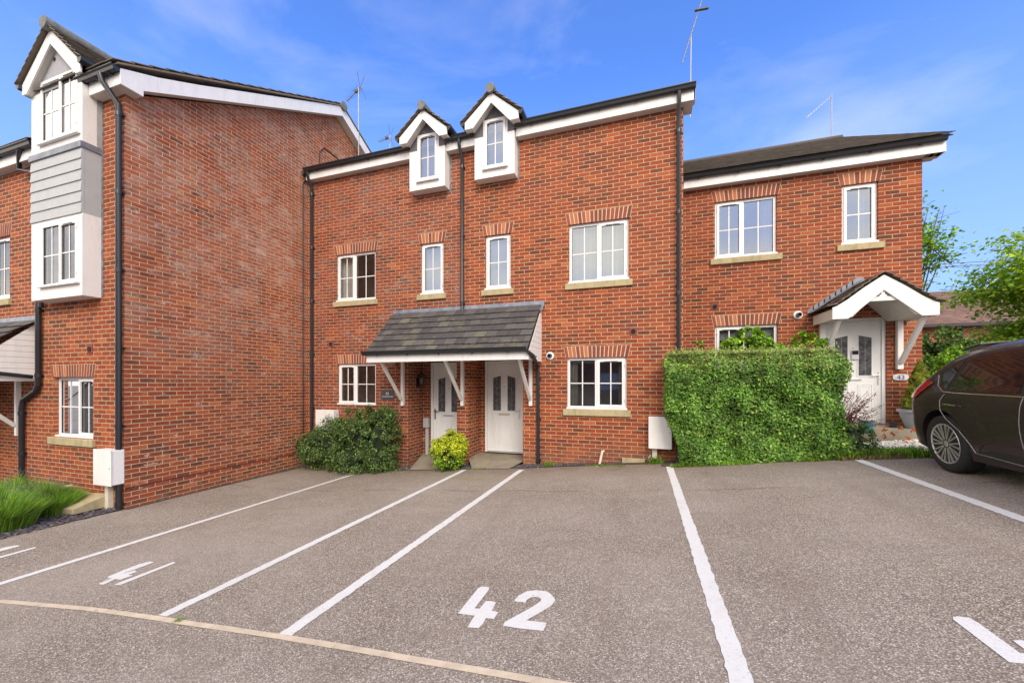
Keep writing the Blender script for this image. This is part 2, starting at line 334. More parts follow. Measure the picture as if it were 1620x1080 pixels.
# ------------------------------------------------------------------ builders
WL = {}
def lab(o, label=None, cat=None, group=None, kind=None):
    if label: o['label'] = label
    if cat: o['category'] = cat
    if group: o['group'] = group
    if kind: o['kind'] = kind
    return o
def thing(name, loc, label, cat, group=None):
    o = bpy.data.objects.new(name, None); o.empty_display_size = .2; COL.objects.link(o); o.location = loc
    WL[o.name] = Vector(loc); return lab(o, label, cat, group)
def link(me, name, parent):
    o = bpy.data.objects.new(name, me); COL.objects.link(o)
    if parent: o.parent = parent; WL[o.name] = WL[parent.name]
    else: WL[o.name] = Vector((0, 0, 0))
    return o
class MB:
    def __init__(s): s.v = []; s.f = []; s.m = []
    def add(s, vs, fs, m=0):
        b = len(s.v); s.v += [tuple(v) for v in vs]
        for f in fs: s.f.append(tuple(b + i for i in f)); s.m.append(m)
        return s
    def poly(s, pts, m=0): return s.add(pts, [tuple(range(len(pts)))], m)
    def box(s, x0, x1, y0, y1, z0, z1, m=0):
        x0, x1 = sorted((x0, x1)); y0, y1 = sorted((y0, y1)); z0, z1 = sorted((z0, z1))
        v = [(x, y, z) for z in (z0, z1) for y in (y0, y1) for x in (x0, x1)]
        return s.add(v, [(0, 2, 3, 1), (4, 5, 7, 6), (0, 1, 5, 4), (2, 6, 7, 3), (0, 4, 6, 2), (1, 3, 7, 5)], m)
    def prism(s, pts, vec, m=0):          # planar polygon swept along vec
        n = len(pts); vec = Vector(vec); a = [Vector(p) for p in pts]; b = [p + vec for p in a]
        fs = [tuple(range(n))[::-1], tuple(range(n, 2 * n))] + [(i, (i + 1) % n, n + (i + 1) % n, n + i) for i in range(n)]
        return s.add(a + b, fs, m)
    def obox(s, c, ax, ay, az, m=0):      # oriented box: centre and three half vectors
        c, ax, ay, az = map(Vector, (c, ax, ay, az))
        v = [c + sx * ax + sy * ay + sz * az for sz in (-1, 1) for sy in (-1, 1) for sx in (-1, 1)]
        return s.add(v, [(0, 2, 3, 1), (4, 5, 7, 6), (0, 1, 5, 4), (2, 6, 7, 3), (0, 4, 6, 2), (1, 3, 7, 5)], m)
    def beam(s, a, b, wd, th, up=(0, 0, 1), m=0):
        a, b = Vector(a), Vector(b); d = (b - a); sd = d.cross(Vector(up)).normalized(); u = sd.cross(d).normalized()
        return s.obox((a + b) / 2, d / 2, sd * wd / 2, u * th / 2, m)
    def tube(s, path, r, n=12, m=0, caps=True):
        path = [Vector(p) for p in path]; rs = r if isinstance(r, (list, tuple)) else [r] * len(path)
        rings = []; prev = None
        for i, p in enumerate(path):
            d = ((path[i + 1] - p) if i == 0 else (p - path[i - 1]) if i == len(path) - 1 else ((path[i + 1] - p).normalized() + (p - path[i - 1]).normalized()))
            d.normalize()
            a = prev if prev is not None else (Vector((1, 0, 0)) if abs(d.x) < .9 else Vector((0, 1, 0)))
            x = (a - d * a.dot(d)).normalized(); prev = x; y = d.cross(x)
            rings.append([p + (x * math.cos(2 * math.pi * k / n) + y * math.sin(2 * math.pi * k / n)) * rs[i] for k in range(n)])
        vs = [v for rg in rings for v in rg]; fs = []
        for i in range(len(path) - 1):
            for k in range(n): fs.append((i * n + k, i * n + (k + 1) % n, (i + 1) * n + (k + 1) % n, (i + 1) * n + k))
        if caps: fs += [tuple(range(n))[::-1], tuple(range((len(path) - 1) * n, len(path) * n))]
        return s.add(vs, fs, m)
    def lathe(s, prof, c, axis='Z', n=28, m=0, flip=False):   # prof: (r, h)
        vs = []; fs = []
        for r, h in prof:
            for k in range(n):
                a = 2 * math.pi * k / n; q = (r * math.cos(a), r * math.sin(a))
                p = (q[0], q[1], h) if axis == 'Z' else (q[0], -h, q[1]) if axis == 'Y' else (-h, q[0], q[1])
                vs.append((c[0] + p[0], c[1] + p[1], c[2] + p[2]))
        for i in range(len(prof) - 1):
            for k in range(n): fs.append((i * n + k, i * n + (k + 1) % n, (i + 1) * n + (k + 1) % n, (i + 1) * n + k))
        fs += [tuple(range(n))[::-1], tuple(range((len(prof) - 1) * n, len(prof) * n))]
        return s.add(vs, fs, m)
    def build(s, name, mats, parent=None, bevel=0., smooth=False, angle=40):
        if isinstance(mats, str): mats = [mats]
        wl = WL[parent.name] if parent else Vector((0, 0, 0))
        me = bpy.data.meshes.new(name); me.from_pydata([tuple(Vector(v) - wl) for v in s.v], [], s.f)
        for q in mats: me.materials.append(M[q])
        me.polygons.foreach_set('material_index', s.m)
        bm = bmesh.new(); bm.from_mesh(me); bmesh.ops.recalc_face_normals(bm, faces=bm.faces)
        if bevel:
            es = [e for e in bm.edges if e.is_manifold and e.calc_face_angle(0) > .6]
            bmesh.ops.bevel(bm, geom=es, offset=bevel, segments=2, profile=.6, affect='EDGES', clamp_overlap=True)
        if smooth:
            for f in bm.faces: f.smooth = True
            for e in bm.edges:
                if e.is_manifold and e.calc_face_angle(0) > R(angle): e.smooth = False
        bm.to_mesh(me); bm.free(); me.update()
        return link(me, name, parent)

def sheet_wall(mb, plane, at, u0, u1, z0, z1, holes, reveal, m=0, mr=None):
    """a wall face with rectangular openings and their reveals; u is X for plane Y, Y for plane X"""
    us = sorted({u0, u1, *[h[0] for h in holes], *[h[1] for h in holes]}); zs = sorted({z0, z1, *[h[2] for h in holes], *[h[3] for h in holes]})
    us = [u for u in us if u0 <= u <= u1]; zs = [z for z in zs if z0 <= z <= z1]
    P = (lambda u, d, z: (u, at + d, z)) if plane == 'Y' else (lambda u, d, z: (at - d, u, z))
    for a, b in zip(us, us[1:]):
        for c, d in zip(zs, zs[1:]):
            mu, mz = (a + b) / 2, (c + d) / 2
            if any(h[0] < mu < h[1] and h[2] < mz < h[3] for h in holes): continue
            mb.poly([P(a, 0, c), P(b, 0, c), P(b, 0, d), P(a, 0, d)], m)
    for h in holes:
        a, b, c, d = h[:4]; r = h[4] if len(h) > 4 else reveal
        for q in (((a, c), (a, d)), ((b, d), (b, c)), ((a, d), (b, d)), ((b, c), (a, c))):
            (p0, r0), (p1, r1) = q; mb.poly([P(p0, 0, r0), P(p1, 0, r1), P(p1, r, r1), P(p0, r, r0)], m if mr is None else mr)
def gutter(mb, x0, x1, y, z, m=0, r=.062, ends=True):      # deep ogee gutter running in X, its back on y
    prof = [(0, .0), (-.015, -.062), (-.055, -.078), (-.085, -.060), (-.098, -.020), (-.118, .0), (-.118, .014), (-.106, .014), (-.100, .0), (-.03, .0)]
    mb.prism([(x0, y + a, z + b) for a, b in prof], (x1 - x0, 0, 0), m)
    n = max(2, int(abs(x1 - x0) / .8))
    for i in range(n + 1):
        x = x0 + (x1 - x0) * (i + .5) / (n + 1)
        mb.prism([(x - .016, y + .006, z - .07), (x - .016, y - .05, z - .094), (x - .016, y - .095, z - .070), (x - .016, y - .04, z - .05)], (.032, 0, 0), m)
def pipe(parent, pts, name='downpipe', r=.036, sq=True):
    mb = MB(); mb.tube(pts, r, 16)
    pts = [Vector(p) for p in pts]
    for a, b in zip(pts, pts[1:]):
        L = (b - a).length
        if L < .8: continue
        n = int(L // 1.7) + 1
        for i in range(n + 1):
            c = a.lerp(b, (i + .12) / (n + .24)); d = (b - a).normalized() * .035
            mb.tube([c - d, c + d], r + .008, 16)
            mb.box(c.x - .055, c.x + .055, c.y + r - .006, c.y + r + .024, c.z - .012, c.z + .012)
    return mb.build(name, 'black_plastic', parent, smooth=True)
def lintel(mb, x0, x1, z, Y, h=.232, m=0, mm=1, n=None):
    n = n or max(4, round((x1 - x0 + .06) / .0771)); a, b = x0 - .03, x1 + .03; xc = (a + b) / 2; k = 1.0 + .07 / (b - a)
    f = lambda x, t: xc + (x - xc) * (1 + (k - 1) * t * 1.3)
    mb.prism([(f(a, 0), Y - .0015, z), (f(b, 0), Y - .0015, z), (f(b, 1), Y - .0015, z + h), (f(a, 1), Y - .0015, z + h)], (0, .001, 0), mm)
    w_ = (b - a) / n
    for i in range(n):
        p, q = a + i * w_ + .0085, a + (i + 1) * w_ - .0085
        mb.prism([(f(p, .02), Y - .004, z + .001), (f(q, .02), Y - .004, z + .001), (f(q, 1), Y - .004, z + h - .005), (f(p, 1), Y - .004, z + h - .005)], (0, .002, 0), m)
def window(parent, x0, x1, z0, z1, Y, lights, inside='room_dark', glassm='glass', dress=None, room=.9, sub=False):
    """white casement window: outer frame, mullions, opening sashes, glazing bars, panes; lights = [(share, opens)]"""
    fr = MB(); gk = MB(); fw = .055; d0, d1 = Y - .0, Y + .065
    fr.box(x0, x0 + fw, d0, d1, z0, z1); fr.box(x1 - fw, x1, d0, d1, z0, z1)
    fr.box(x0 + fw, x1 - fw, d0, d1, z1 - fw, z1); fr.box(x0 + fw, x1 - fw, d0, d1, z0, z0 + fw)
    fr.box(x0 - .012, x1 + .012, Y - .055, Y + .0, z0 - .004, z0 + .028)            # projecting cill of the frame
    bars = MB(); gl = MB(); tot = sum(l[0] for l in lights); xx = x0 + fw; W = x1 - x0 - 2 * fw
    for i, (sh, op) in enumerate(lights):
        a = xx; b = xx + W * sh / tot; xx = b
        if i: fr.box(a - .03, a + .03, d0 + .002, d1 - .002, z0 + fw, z1 - fw); a += .03
        if i < len(lights) - 1: b -= .03
        c, d = z0 + fw, z1 - fw
        if op:
            s_ = MB(); e = .05; o_ = .014; y0_, y1_ = Y - .018, Y + .03
            A, B_, C_, D_ = a - o_, b + o_, c - o_, d + o_
            s_.box(A, A + e, y0_, y1_, C_, D_); s_.box(B_ - e, B_, y0_, y1_, C_, D_)
            s_.box(A + e, B_ - e, y0_, y1_, D_ - e, D_); s_.box(A + e, B_ - e, y0_, y1_, C_, C_ + e)
            fr.v, fr.f, fr.m = fr.v + [], fr.f + [], fr.m + []
            b0 = len(fr.v); fr.v += s_.v; fr.f += [tuple(b0 + k for k in f) for f in s_.f]; fr.m += s_.m
            a, b, c, d = A + e, B_ - e, C_ + e, D_ - e
            g0 = len(fr.f); t_ = .006     # black gasket
            for q in ((a, a + t_, c, d), (b - t_, b, c, d), (a, b, c, c + t_), (a, b, d - t_, d)):
                gk.box(q[0], q[1], Y + .004, Y + .0115, q[2], q[3])
            if b - a > .25: fr.box((a + b) / 2 - .14, (a + b) / 2 + .14, Y - .030, Y - .018, d + .012, d + .024, 0); gk.box((a + b) / 2 - .13, (a + b) / 2 + .13, Y - .021, Y - .0183, d + .004, d + .010)
            sx = A + .006 if i == 0 and len(lights) > 1 else B_ - .006
            for zz in (c + .08, d - .08): fr.box(sx - .008, sx + .008, Y - .026, Y - .018, zz - .03, zz + .03, 2)
            yg = Y + .012
        else:
            t_ = .006
            for q in ((a, a + t_, c, d), (b - t_, b, c, d), (a, b, c, c + t_), (a, b, d - t_, d)):
                gk.box(q[0], q[1], Y + .016, Y + .0255, q[2], q[3])
            yg = Y + .026
        gl.poly([(a, yg, c), (b, yg, c), (b, yg, d), (a, yg, d)])
        mx, mz = (a + b) / 2, (c + d) / 2
        bars.box(mx - .010, mx + .010, yg - .008, yg - .002, c, d); bars.box(a, mx - .010, yg - .008, yg - .002, mz - .010, mz + .010); bars.box(mx + .010, b, yg - .008, yg - .002, mz - .010, mz + .010)
    nm = 'window_frame' if sub else 'window'
    f = fr.build(nm, ['upvc', 'seal', 'galv'], parent, bevel=.003)
    top = parent if sub else f
    gl.build('pane', glassm, top); gk.build('gasket', 'seal', top); bars.build('glazing_bar', 'upvc', top)
    rm = MB(); yb = Y + .075; ye = Y + room; m_ = .25
    rm.poly([(x0 - m_, ye, z0 - .5), (x1 + m_, ye, z0 - .5), (x1 + m_, ye, z1 + m_), (x0 - m_, ye, z1 + m_)])
    nr = [(x0, z0), (x1, z0), (x1, z1), (x0, z1)]; fr_ = [(x0 - m_, z0 - .5), (x1 + m_, z0 - .5), (x1 + m_, z1 + m_), (x0 - m_, z1 + m_)]
    for i in range(4):
        j = (i + 1) % 4; rm.poly([(nr[i][0], yb, nr[i][1]), (nr[j][0], yb, nr[j][1]), (fr_[j][0], ye, fr_[j][1]), (fr_[i][0], ye, fr_[i][1])])
    rm.build('room', inside, top)
    if dress: dress(top, x0, x1, z0, z1, Y)
    return f
def dress_vblind(top, x0, x1, z0, z1, Y):
    mb = MB(); n = max(5, int((x1 - x0) / .085)); 
    for i in range(n):
        x = x0 + (x1 - x0) * (i + .5) / n
        mb.obox((x, Y + .16, (z0 + z1) / 2 + .07), (.041, .012, 0), (-.001, .002, 0), (0, 0, (z1 - z0) / 2 + .09))
    mb.build('blind', 'blind_white', top)
def dress_roller(top, x0, x1, z0, z1, Y):
    MB().box(x0 + .02, x1 - .02, Y + .11, Y + .115, z0 + (z1 - z0) * .0, z1 + .14).build('blind', 'blind_white', top)
def dress_reflection(top, x0, x1, z0, z1, Y):
    MB().box(x0 + .02, x1 - .02, Y + .11, Y + .115, z0 + .02, z1 + .14).build('blind', 'upvc', top)  # white sheet behind the pane, standing in for its bright reflection
def dress_roller_top(top, x0, x1, z0, z1, Y):
    MB().box(x0 + .02, x1 - .02, Y + .11, Y + .115, z1 - .30, z1 + .14).build('blind', 'blind_white', top)
def curtain_mesh(xa, xb, y, z0, z1):
    mb = MB(); n = 40; pts = []
    for i in range(n + 1):
        x = xa + (xb - xa) * i / n; pts.append((x, y + .02 * math.sin(i * 1.3) + .008 * math.sin(i * 3.1)))
    for (a, ya), (b, yb_) in zip(pts, pts[1:]): mb.poly([(a, ya, z0), (b, yb_, z0), (b, yb_, z1), (a, ya, z1)])
    return mb
def dress_curtains(top, x0, x1, z0, z1, Y, L=.30, Rr=.0):
    if L: curtain_mesh(x0, x0 + (x1 - x0) * L, Y + .14, z0 - .05, z1 + .14).build('curtain', 'curtain', top, smooth=True)
    if Rr: curtain_mesh(x1 - (x1 - x0) * Rr, x1, Y + .14, z0 - .05, z1 + .14).build('curtain', 'curtain', top, smooth=True)
def sill(parent, x0, x1, z1, Y, h=.135):
    mb = MB(); mb.prism([(x0, Y + .05, z1), (x0, Y - .045, z1 - .012), (x0, Y - .048, z1 - h), (x0, Y + .05, z1 - h)], (x1 - x0, 0, 0))
    return mb.build('sill', 'stone', parent, bevel=.006)
def tiles(mb, o, u, v, nu, nv, n_, gap=.004, th=.012, m=0, stag=.5, jit=.0022, lap=.03, keep=None):
    """courses of separate tiles on a slope: o eaves corner, u along the eaves, v up the slope, n_ outward"""
    o, u, v, n_ = map(Vector, (o, u, v, n_)); n_.normalize(); tw = u / nu; tv = v / nv; uh, vh = u.normalized(), v.normalized()
    for j in range(nv):
        s_ = (j % 2) * stag; k = -1 if s_ else 0
        for i in range(k, nu):
            a = max(0, i + s_); b = min(nu, i + 1 + s_)
            if b - a < .05: continue
            if keep and not keep((a + b) / 2 / nu, (j + .5) / nv): continue
            w_ = tw.length * (b - a) - gap; c = o + tw * (a + b) / 2 + tv * j; jt = random.uniform(-jit, jit)
            A = c + n_ * (th * 2 + .004 + jt) - vh * (lap + random.uniform(-jit, jit) * 1.5); B = c + tv + n_ * (.006)
            hw = uh * w_ / 2; t_ = n_ * th
            mb.add([A - hw, A + hw, B + hw, B - hw, A - hw + t_, A + hw + t_, B + hw + t_, B - hw + t_],
                   [(0, 1, 5, 4), (4, 5, 6, 7), (0, 4, 7, 3), (1, 2, 6, 5), (0, 3, 2, 1)], m)
def text_mesh(body, size, name, mat, parent, origin, facing='Y', extrude=.001, align='CENTER'):
    cu = bpy.data.curves.new(name, 'FONT'); cu.body = body; cu.size = size; cu.align_x = align; cu.extrude = extrude; cu.resolution_u = 3
    to = bpy.data.objects.new('tmp', cu); COL.objects.link(to); dg = bpy.context.evaluated_depsgraph_get()
    me = bpy.data.meshes.new_from_object(to.evaluated_get(dg)); bpy.data.objects.remove(to); me.name = name
    me.transform(Matrix.Rotation(R(90), 4, 'X')); me.transform(Matrix.Translation(Vector(origin) - WL[parent.name]))
    me.materials.clear(); me.materials.append(M[mat]); return link(me, name, parent)

def leaves(name, P, Nn, S, mat, parent=None, wide=.5, fold=.15, jitter=.8, mats=None, mi=None):
    """one mesh of many small folded leaves; P points, Nn outward directions, S sizes"""
    P = np.asarray(P, float); n = len(P); Nn = np.asarray(Nn, float); S = np.broadcast_to(np.asarray(S, float), (n,))[:, None]
    nn = Nn + rng.normal(0, jitter, (n, 3)); nn /= np.linalg.norm(nn, axis=1)[:, None] + 1e-9
    t_ = rng.normal(0, 1, (n, 3)); t_ -= nn * (t_ * nn).sum(1)[:, None]; t_ /= np.linalg.norm(t_, axis=1)[:, None] + 1e-9
    b = np.cross(nn, t_); V = np.empty((n, 4, 3))
    V[:, 0] = P - t_ * S * .5; V[:, 1] = P + b * S * wide * .5 + nn * S * fold; V[:, 2] = P + t_ * S * .5; V[:, 3] = P - b * S * wide * .5 + nn * S * fold
    if parent is not None: V -= np.array(WL[parent.name])
    me = bpy.data.meshes.new(name); me.vertices.add(n * 4); me.vertices.foreach_set('co', V.ravel())
    base = (np.arange(n) * 4)[:, None]; F = np.concatenate([base + [0, 1, 2], base + [0, 2, 3]], 1).ravel()
    me.loops.add(n * 6); me.loops.foreach_set('vertex_index', F.astype(np.int32)); me.polygons.add(n * 2)
    me.polygons.foreach_set('loop_start', np.arange(0, n * 6, 3, dtype=np.int32))
    for q in (mats or [mat]): me.materials.append(M[q])
    if mi is not None: me.polygons.foreach_set('material_index', np.repeat(mi, 2).astype(np.int32))
    me.update(calc_edges=True); me.validate(); return link(me, name, parent)
def blades(name, P, H, mat, parent=None, lean=.35, wd=.006, out=None, mats=None, mi=None):
    P = np.asarray(P, float); n = len(P); H = np.broadcast_to(np.asarray(H, float), (n,))[:, None]
    d = rng.normal(0, lean, (n, 2)) if out is None else out + rng.normal(0, lean * .5, (n, 2))
    a = rng.uniform(0, 6.28, n); w_ = np.stack([np.cos(a), np.sin(a), 0 * a], 1) * wd * rng.uniform(.7, 1.3, (n, 1))
    mid = P + np.concatenate([d * H * .35, H * .6], 1); tip = P + np.concatenate([d * H, H * (1 - .25 * np.minimum(1, (d ** 2).sum(1)[:, None]))], 1)
    V = np.stack([P - w_, P + w_, mid + w_ * .8, mid - w_ * .8, tip], 1)
    if parent is not None: V -= np.array(WL[parent.name])
    me = bpy.data.meshes.new(name); me.vertices.add(n * 5); me.vertices.foreach_set('co', V.ravel())
    base = (np.arange(n) * 5)[:, None]; F = np.concatenate([base + [0, 1, 2], base + [0, 2, 3], base + [3, 2, 4]], 1).ravel()
    me.loops.add(n * 9); me.loops.foreach_set('vertex_index', F.astype(np.int32)); me.polygons.add(n * 3)
    me.polygons.foreach_set('loop_start', np.arange(0, n * 9, 3, dtype=np.int32))
    for q in (mats or [mat]): me.materials.append(M[q])
    me.update(calc_edges=True); me.validate(); return link(me, name, parent)

# ------------------------------------------------------------------ the ground
D = 8.0; D43 = 9.5; YL = 4.2; XW = -8.26; YB = 7.5       # facade planes, side wall, inner end of the bays
xs = sorted({-400, -150, -60, -30, 400, 150, 60, 30, *[p[0] for p in GP], *[i * .5 for i in range(-40, 41)]})
gm = MB()
for a, b in zip(xs, xs[1:]):
    for c, d in ((-400, -40), (-40, 0), (0, 3), (3, 7.6), (7.6, 14), (14, 40), (40, 900)):
        gm.poly([(a, c, gz(a)), (b, c, gz(b)), (b, d, gz(b)), (a, d, gz(a))])
lab(gm.build('ground', 'asphalt'), kind='structure')
def on_ground(mb, poly, lift, step=.25, m=0):
    """flat patch following the cross fall: polygon sliced in X"""
    bm = bmesh.new(); vs = [bm.verts.new((p[0], p[1], 0)) for p in poly]; bm.faces.new(vs)
    x0 = min(p[0] for p in poly); x1 = max(p[0] for p in poly)
    cuts = sorted({g[0] for g in GP if x0 < g[0] < x1})
    for c in cuts: bmesh.ops.bisect_plane(bm, geom=bm.verts[:] + bm.edges[:] + bm.faces[:], plane_co=(c, 0, 0), plane_no=(1, 0, 0))
    bmesh.ops.triangulate(bm, faces=bm.faces)
    b = len(mb.v); bm.verts.index_update(); mb.v += [(v.co.x, v.co.y, gz(v.co.x) + lift) for v in bm.verts]
    for f in bm.faces: mb.f.append(tuple(b + v.index for v in f.verts)); mb.m.append(m)
    bm.free()
def rough_line(p, q, wd, n=140, jit=.0055):
    p, q = Vector(p[:2]), Vector(q[:2]); d = (q - p).normalized(); s_ = Vector((d.y, -d.x)); L = []; Rr = []
    for i in range(n + 1):
        c = p.lerp(q, i / n); L.append(c + s_ * (wd / 2 + random.uniform(-jit, jit))); Rr.append(c - s_ * (wd / 2 + random.uniform(-jit, jit)))
    return [tuple(v) for v in L + Rr[::-1]]
def bay_line(pf, pn, wd, label):
    a = G(*pf); b = G(*pn)
    mb = MB(); on_ground(mb, rough_line(a, b, wd), .004); lab(mb.build('bay_line', 'road_paint'), label, 'road marking', 'white lines between the parking bays')
bay_line((566, 748), (-60, 942), .108, 'long white bay line nearest the left brick side wall')
bay_line((735, 743), (257, 974), .108, 'white bay line on the left of the narrow strip leading to the doors')
bay_line((825, 743), (451, 1004), .108, 'white bay line on the right of the narrow strip, beside painted 42')
bay_line((1059, 738), (1184, 1110), .108, 'white bay line running to the left foot of the clipped hedge')
bay_line((1351, 725), (1668, 839), .108, 'white bay line beside the dark parked car')
# painted numbers
g4 = [(545,215),(535,250),(500,295),(375,460),(435,462),(505,375),(560,372),(625,388),(575,485),(650,503),(600,583),(505,573),(475,635),(420,690),(290,680),(375,545),(180,518),(415,225),(450,207),(500,205)]
g2 = [(835,375),(885,310),(980,262),(1080,248),(1215,260),(1270,300),(1310,350),(1310,375),(1265,430),(1160,495),(975,600),(1080,610),(1215,628),(1175,722),(870,690),(705,660),(725,620),(850,550),(1050,440),(1145,375),(1150,350),(1110,328),(1040,328),(985,360),(965,393)]
g4 = [G(700 + x / 7.364, 900 + y / 7.364)[:2] for x, y in g4]; g2 = [G(700 + x / 7.364, 900 + y / 7.364)[:2] for x, y in g2]
g1 = [G(x / 5.4, 840 + y / 5.4)[:2] for x, y in ((970, 458), (1025, 462), (1505, 270), (1480, 263))]
y4 = [p[1] for p in g4]; w1 = .085; x1_ = sum(p[0] for p in g1) / 4
xr, x4 = -(2.31 + .43) / 2, 0
def number(glyphs, label):
    t_ = None; mb = MB()
    for gl_, dx, dy in glyphs: on_ground(mb, [(x + dx, y + dy) for x, y in gl_], .004)
    lab(mb.build('bay_number', 'road_paint'), label, 'road marking', 'painted parking bay numbers')
x42 = min(p[0] for p in g4)
bar = [(x1_ - w1 / 2, min(y4)), (x1_ + w1 / 2, min(y4)), (x1_ + w1 / 2, max(y4)), (x1_ - w1 / 2, max(y4))]
d41 = x1_ - .30 - max(p[0] for p in g4)
def three(x0, y0, y1):
    pts = []; w_ = .085; xc = x0 + .17; h = (y1 - y0) / 4
    for s_ in (1, -1):
        ring = []
    def arc(cy, r, rx, a0, a1, n=10): return [(xc - .02 + rx * math.cos(a0 + (a1 - a0) * i / n), cy + r * math.sin(a0 + (a1 - a0) * i / n)) for i in range(n + 1)]
    o_ = arc(y1 - h, h, .17, R(160), R(-60)) + arc(y0 + h, h, .18, R(60), R(-160)); i_ = arc(y0 + h, h - w_ * 1.6, .18 - w_, R(-160), R(80)) + arc(y1 - h, h - w_ * 1.6, .17 - w_, R(-80), R(160))
    return o_ + i_
number([(g4, 0, 0), (g2, 0, 0)], 'white painted number 42 on the open asphalt bay')
g4b = [G(x / 5.4, 840 + y / 5.4)[:2] for x, y in ((838, 452), (885, 458), (985, 410), (1030, 415), (1138, 378), (1095, 374), (1172, 346), (1150, 336), (1062, 362), (1050, 360), (1318, 266), (1285, 259), (1180, 285), (1050, 335), (920, 390), (925, 400), (960, 402))]
number([(g4b, 0, 0), (g1, 0, 0)], 'white painted number 41 in the bay left of the narrow strip')
number([(g4b, -2.56, -.04), (g1, -2.56, -.04)], 'white painted number cut by the left edge of the photo')
number([(g4, 2.92, .02), (three(max(p[0] for p in g4) + 2.92 + .10, min(y4), max(y4)), 0, 0)], 'white painted number 43 cut by the right edge of the photo')
# flush concrete edging across the mouth of the bays
kp = [G(*p)[:2] for p in ((-260, 925), (0, 951), (140, 963), (285, 984), (450, 1008), (620, 1037), (760, 1061), (905, 1086))]
dx, dy = kp[-1][0] - kp[-2][0], kp[-1][1] - kp[-2][1]
for i in range(1, 6): kp.append((kp[-1][0] + dx * 1.2, kp[-1][1] + dy * 1.2))
kp.insert(0, (kp[0][0] - 8, kp[0][1] + 1.5))
kerb = MB(); seg = []
for (a, b) in zip(kp, kp[1:]):
    n = max(1, int(math.dist(a, b) / .3)); seg += [(a[0] + (b[0] - a[0]) * i / n, a[1] + (b[1] - a[1]) * i / n) for i in range(n)]
seg.append(kp[-1])
for i in range(len(seg) - 1):
    a, b = Vector(seg[i]), Vector(seg[i + 1]); d = (b - a).normalized(); s_ = Vector((-d.y, d.x)) * .026; g_ = d * (.002 if i % 3 == 0 else 0)
    j = [random.uniform(-.003, .003) for _ in range(4)]
    on_ground(kerb, [tuple(a - s_ * (1 + j[0] * 20) + g_), tuple(b - s_ * (1 + j[1] * 20)), tuple(b + s_ * (1 + j[2] * 20)), tuple(a + s_ * (1 + j[3] * 20) + g_)], .005)
lab(kerb.build('kerb_strip', 'kerb_stone'), kind='structure')

# ------------------------------------------------------------------ houses 41 and 42
ZS = 6.66; XE = FX(1081, D); XM = -3.84
def eaves(parent, x0, x1, Y, z, gut=True, name='fascia'):
    MB().box(x0, x1, Y - .16, Y - .14, z, z + .20).build(name, 'upvc', parent, bevel=.002)
    sm = MB(); sm.box(x0, x1, Y - .14, Y + .003, z + .001, z + .012)
    n = int((x1 - x0) / .1)
    for i in range(n): sm.box(x0 + (x1 - x0) * i / n, x0 + (x1 - x0) * i / n + .012, Y - .139, Y - .001, z - .003, z + .001)
    sm.build('soffit', 'soffit', parent)
    if gut: g = MB(); gutter(g, x0, x1, Y - .162, z + .245); g.build('gutter', 'black_plastic', parent)
h42 = thing('terraced_house', (-1.6, D, 0), 'three storey red brick house in the middle with one dormer and wide casements', 'house', 'brick terraced houses')
h41 = thing('terraced_house', (-6., D, 0), 'red brick house left of centre with one dormer, meeting the tall side wall', 'house', 'brick terraced houses')
# windows: px x0, x1, y top, y bottom at the middle
def wpx(a, b, t_, u, Y): m_ = (a + b) / 2; return FX(a, Y), FX(b, Y), FZ(m_, u, Y), FZ(m_, t_, Y)
RV = .075
w42 = dict(up=wpx(900, 994.5, 350, 444.5, D), nar=wpx(767.5, 807.8, 371, 457, D), low=wpx(897, 991.5, 565, 647, D))
w41 = dict(up=wpx(532, 594, 400, 475, D), nar=wpx(665.5, 701.5, 384, 464.5, D), low=wpx(534, 594.5, 575, 640, D))
rec42 = (-3.70, -2.43, -1, 2.10, .68); rec41 = (-5.26, -3.985, -1, 2.10, .68)
def shell(parent, x0, x1, Y, z0, z1, holes, mat, back=8., left=True, right=True):
    mb = MB(); sheet_wall(mb, 'Y', Y, x0, x1, z0, z1, holes, RV)
    if left: mb.poly([(x0, Y, z0), (x0, Y + back, z0), (x0, Y + back, z1), (x0, Y, z1)])
    if right: mb.poly([(x1, Y, z0), (x1, Y + back, z0), (x1, Y + back, z1), (x1, Y, z1)])
    mb.poly([(x0, Y + back, z0), (x1, Y + back, z0), (x1, Y + back, z1), (x0, Y + back, z1)])
    return mb
for hs, x0, x1, ws, rc, mt in ((h42, XM, XE, w42, rec42, 'brick_house42'), (h41, XW, XM, w41, rec41, 'brick_house41')):
    dc = -3.0 if hs is h42 else -4.62
    mb = shell(hs, x0, x1, D, -1.2, ZS, [w_ for w_ in ws.values()] + [rc, (dc - .30, dc + .34, 6.02, ZS)], mt, left=False, right=True)
    a, b = rc[0] - .0, rc[1] + .0; mb.poly([(a, D + .68, -1), (b, D + .68, -1), (b, D + .68, 2.1), (a, D + .68, 2.1)])
    if hs is h42:   # right gable above the lower neighbour
        mb.poly([(x1, D, ZS), (x1, D + 8, ZS), (x1, D + 4, ZS + 2.3)])
    mb.build('wall', mt, hs)
    for k, w_ in ws.items():
        wide = k != 'nar'
        lm = MB(); lintel(lm, w_[0], w_[1], w_[3], D); lm.build('lintel', ['soldier_brick', 'mortar'], hs)
        if not (hs is h41 and k == 'low'): sill(hs, w_[0] - .075, w_[1] + .075, w_[2], D)
    # roof
    rf = MB(); y0, y1, z0_, z1_ = D - .2, D + 4, ZS + .21, ZS + 2.35; xe = x1 + (.16 if hs is h42 else 0)
    rf.prism([(x0, y0, z0_), (x0, y1, z1_), (x0, D + 8.2, z0_), (x0, D + 8.2, z0_ - .05), (x0, y1, z1_ - .06), (x0, y0, z0_ - .05)], (xe - x0, 0, 0)); rf.build('roof', 'mossy_tile', hs)
